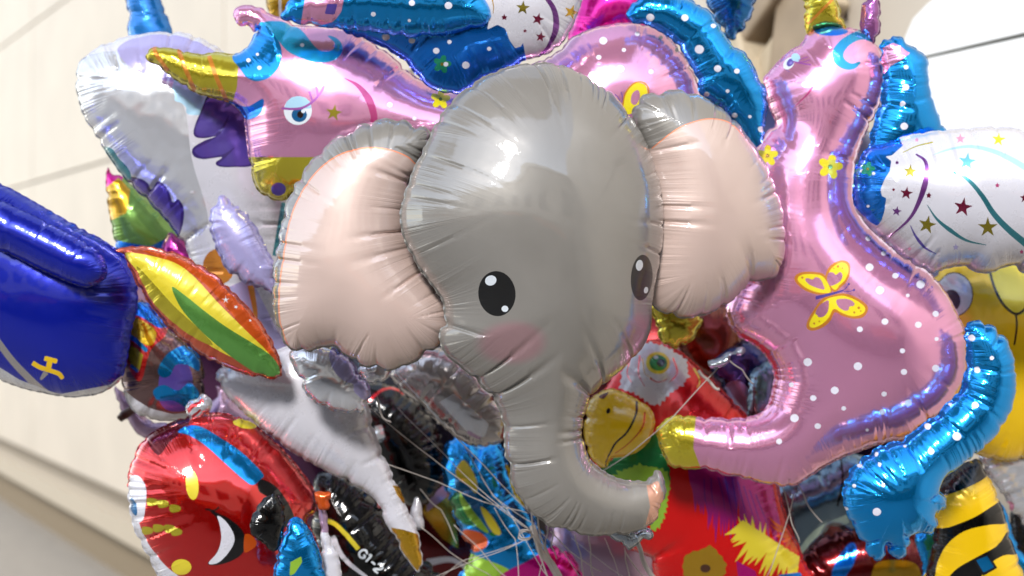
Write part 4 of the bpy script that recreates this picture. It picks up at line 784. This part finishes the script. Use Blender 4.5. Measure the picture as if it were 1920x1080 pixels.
one('gold_ribbon_balloon', 'thin gold and orange balloon strip behind the unicorn ear at the top edge', 'balloon', [(500,-30),(508,30),(530,42),(560,30),(566,-30)], goldd, 3.5, near=4.5, prints=[(wwhite, stroke([(524,-30),(526,40)], 5))])
# those deep in the bunch
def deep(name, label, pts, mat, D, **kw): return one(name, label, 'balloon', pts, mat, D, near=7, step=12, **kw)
deep('maroon_balloon', 'maroon balloon with a gold flash deep in the bunch left of the blue parrot', [(690,900),(760,860),(860,880),(930,950),(960,1060),(900,1150),(740,1150),(690,1040)], dred, 3.85, prints=[(goldd, A([(790,960),(820,900),(850,940),(860,1030),(830,1010)])), (wwhite, stroke([(800,1055),(850,1050),(890,1080)], 14, 5)), (lilac, A([(800,880),(830,870),(840,930),(800,960)]))])
one('white_cone_balloon', 'small white pointed balloon tip beside the black balloon at the bottom', 'balloon', z1b((320,790),(345,722),(362,750),(380,860),(350,865),(325,850)), wwhite, 3.3, near=4, hem=2)
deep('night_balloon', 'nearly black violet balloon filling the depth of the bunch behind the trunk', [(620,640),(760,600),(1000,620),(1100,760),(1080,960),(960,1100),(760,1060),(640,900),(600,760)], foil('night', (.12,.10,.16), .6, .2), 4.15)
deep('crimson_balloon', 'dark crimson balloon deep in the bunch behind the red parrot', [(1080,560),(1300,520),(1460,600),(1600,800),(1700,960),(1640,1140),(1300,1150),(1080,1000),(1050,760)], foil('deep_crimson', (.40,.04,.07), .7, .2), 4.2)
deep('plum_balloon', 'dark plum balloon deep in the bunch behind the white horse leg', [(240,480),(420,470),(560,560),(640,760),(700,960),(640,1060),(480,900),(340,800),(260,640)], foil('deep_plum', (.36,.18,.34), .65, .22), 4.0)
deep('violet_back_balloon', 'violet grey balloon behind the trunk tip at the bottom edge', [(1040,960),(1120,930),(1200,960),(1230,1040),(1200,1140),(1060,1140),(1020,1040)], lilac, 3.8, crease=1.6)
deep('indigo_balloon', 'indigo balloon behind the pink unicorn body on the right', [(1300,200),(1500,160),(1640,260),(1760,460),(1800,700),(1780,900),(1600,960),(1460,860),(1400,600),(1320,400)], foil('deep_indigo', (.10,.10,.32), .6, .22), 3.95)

# ------------------------------------------------------------------ strings, knots
rib = plain('white_ribbon', (.66, .63, .61), .6, scale=60, var=.1)
def string(pts, r=1.3, D0=3.2, D1=3.2, g=True, label=None, name='balloon_string', cat='string'):
    P = A([p[:2] for p in pts], float); n = len(P); V, Fc = [], []; L3 = []
    for i in range(n-1):
        for k in range(6):
            f = (i+k/6)/(n-1); q = P[i]+(P[i+1]-P[i])*k/6
            q = q+A([math.sin(f*9+P[0][0])*1.2, math.sin(f*7+P[0][1])*2.0+6*math.sin(math.pi*f)])
            L3.append(P3(q[0], q[1], D0+(D1-D0)*f))
    L3.append(P3(*P[-1], D1)); tube(V, Fc, L3, r*D0/F, 6)
    o = solid(name, V, Fc, rib, None, True); c = A(V).mean(0); o.data.transform(Matrix.Translation(-Vector(c))); o.location = c
    return tag(o, label or 'thin white string drawn tight among the balloons towards the knot below the trunk', cat, 'strings of the balloon bunch' if g else None)
for L_, d0, d1 in ((z1b((130,310),(420,520),(640,700),(870,870)), 3.1, 3.2), (z1b((260,160),(480,390),(660,560),(870,790)), 3.1, 3.2), (z1b((210,565),(450,640),(650,720),(860,790)), 3.15, 3.2),
    (z1b((370,860),(500,950),(700,1090)), 3.2, 3.3), (z1b((520,840),(640,950),(780,1100)), 3.25, 3.3), (z1b((360,680),(460,760),(530,930)), 3.3, 3.3), (z2b((600,265),(420,450),(250,590),(130,680)), 3.08, 3.1),
    (z2b((850,740),(880,850),(912,950)), 3.2, 3.2), (z2b((890,760),(850,900),(780,1090)), 3.2, 3.25), (z2b((905,720),(950,800),(1000,870)), 3.25, 3.25), (z1b((960,870),(1060,960),(1200,1060)), 3.0, 3.1), (z2b((640,-20),(560,40),(520,70)), 3.12, 3.12)):
    string(L_, 1.0, d0, d1)
for L_, d0, d1 in ((z1b((560,470),(700,700),(890,840)), 3.3, 3.2), (z1b((640,620),(760,760),(960,1100)), 3.25, 3.1), (z1b((700,760),(800,900),(820,1100)), 3.25, 3.15), (z1b((900,1100),(930,1000),(900,870)), 3.1, 3.1), (z1b((1120,1100),(1020,960),(900,850)), 3.05, 3.1), (z2b((150,930),(190,1000),(215,1100)), 3.05, 3.1), (z2b((20,930),(140,1010),(260,1100)), 3.1, 3.1), (z1b((420,1100),(560,1000),(870,900)), 3.3, 3.2), (z1b((260,300),(520,560),(860,860)), 3.3, 3.1), (z1b((420,1090),(640,980),(880,900)), 3.2, 3.1)):
    string(L_, .75, d0, d1, label='very fine white string pulled taut to the string knot under the trunk')
for i, L_ in enumerate((z1b((870,760),(885,850),(905,960),(960,1100)), z1b((905,800),(915,880),(950,960),(1010,1090)), z1b((880,880),(930,930),(980,1010),(1020,1100)), z1b((955,840),(940,900),(945,960)), z1b((975,850),(968,930),(990,1000)),
    z2b((38,915),(60,1000),(78,1100)), z2b((92,915),(98,1000),(112,1100)), z2b((228,970),(240,1020),(252,1100)), z2b((232,985),(280,1040),(330,1100)))):
    string(L_, 1.7 if i < 3 else 1.2, 3.0, 3.05, label='white string hanging straight down from the knot below the trunk')
string(z2b((275,930),(300,1000),(355,1100)), 4.5, 3.0, 3.05, False, 'broad white ribbon hanging from the foil neck under the trunk tip', 'ribbon', 'ribbon')
string(z1b((880,850),(910,940),(960,1010),(1000,1100)), 6, 3.06, 3.1, False, 'thick bundle of twisted white ribbon below the bend of the trunk', 'ribbon_bundle', 'ribbon')
string(z2b((640,235),(690,270),(732,332)), 1.3, 3.06, 3.1, False, 'loose string end hanging from the clear knot beside the pink belly')
string([(705,745),(718,775),(733,792)], 2, 3.0, 3.0, False, 'short curled string end below the left ear of the elephant')
string(z2b((520,275),(560,315),(600,352)), 3.0, 3.1, 3.1, False, 'short pale ribbon end crossing the red parrot neck')
V, Fc = [], []; th = np.linspace(0, 12.6, 50)
tube(V, Fc, [P3(985+13*math.cos(a)*(1+.2*math.sin(a*1.7)), 1000+9*math.sin(a)+a*.5, 3.02+.01*math.sin(a*2.2)) for a in th], 1.5*3/F, 6)
o = solid('string_loop', V, Fc, rib, None, True); c = A(V).mean(0); o.data.transform(Matrix.Translation(-Vector(c))); o.location = c; tag(o, 'small coiled loop of white string where all the strings meet under the trunk', 'string')
# inflation necks
tn = bpy.data.objects['elephant_balloon']
balloon('neck', [(1140,998),(1170,990),(1215,992),(1222,1008),(1196,1018),(1180,1030),(1160,1016)], foil('clear_neck', (.62,.66,.70), .8, .15, .6, bump=2), tn, 2.9, 0, k=.9, near=3, hem=2, crease=2, fine=2)
balloon('neck', z2b((552,245),(600,235),(650,200),(690,192),(695,210),(660,222),(630,250),(590,268),(560,262)), foil('clear_neck', (.8,.8,.84), .8, .15), tb, 3.05, 0, k=.9, near=3, hem=2, crease=2, fine=2)
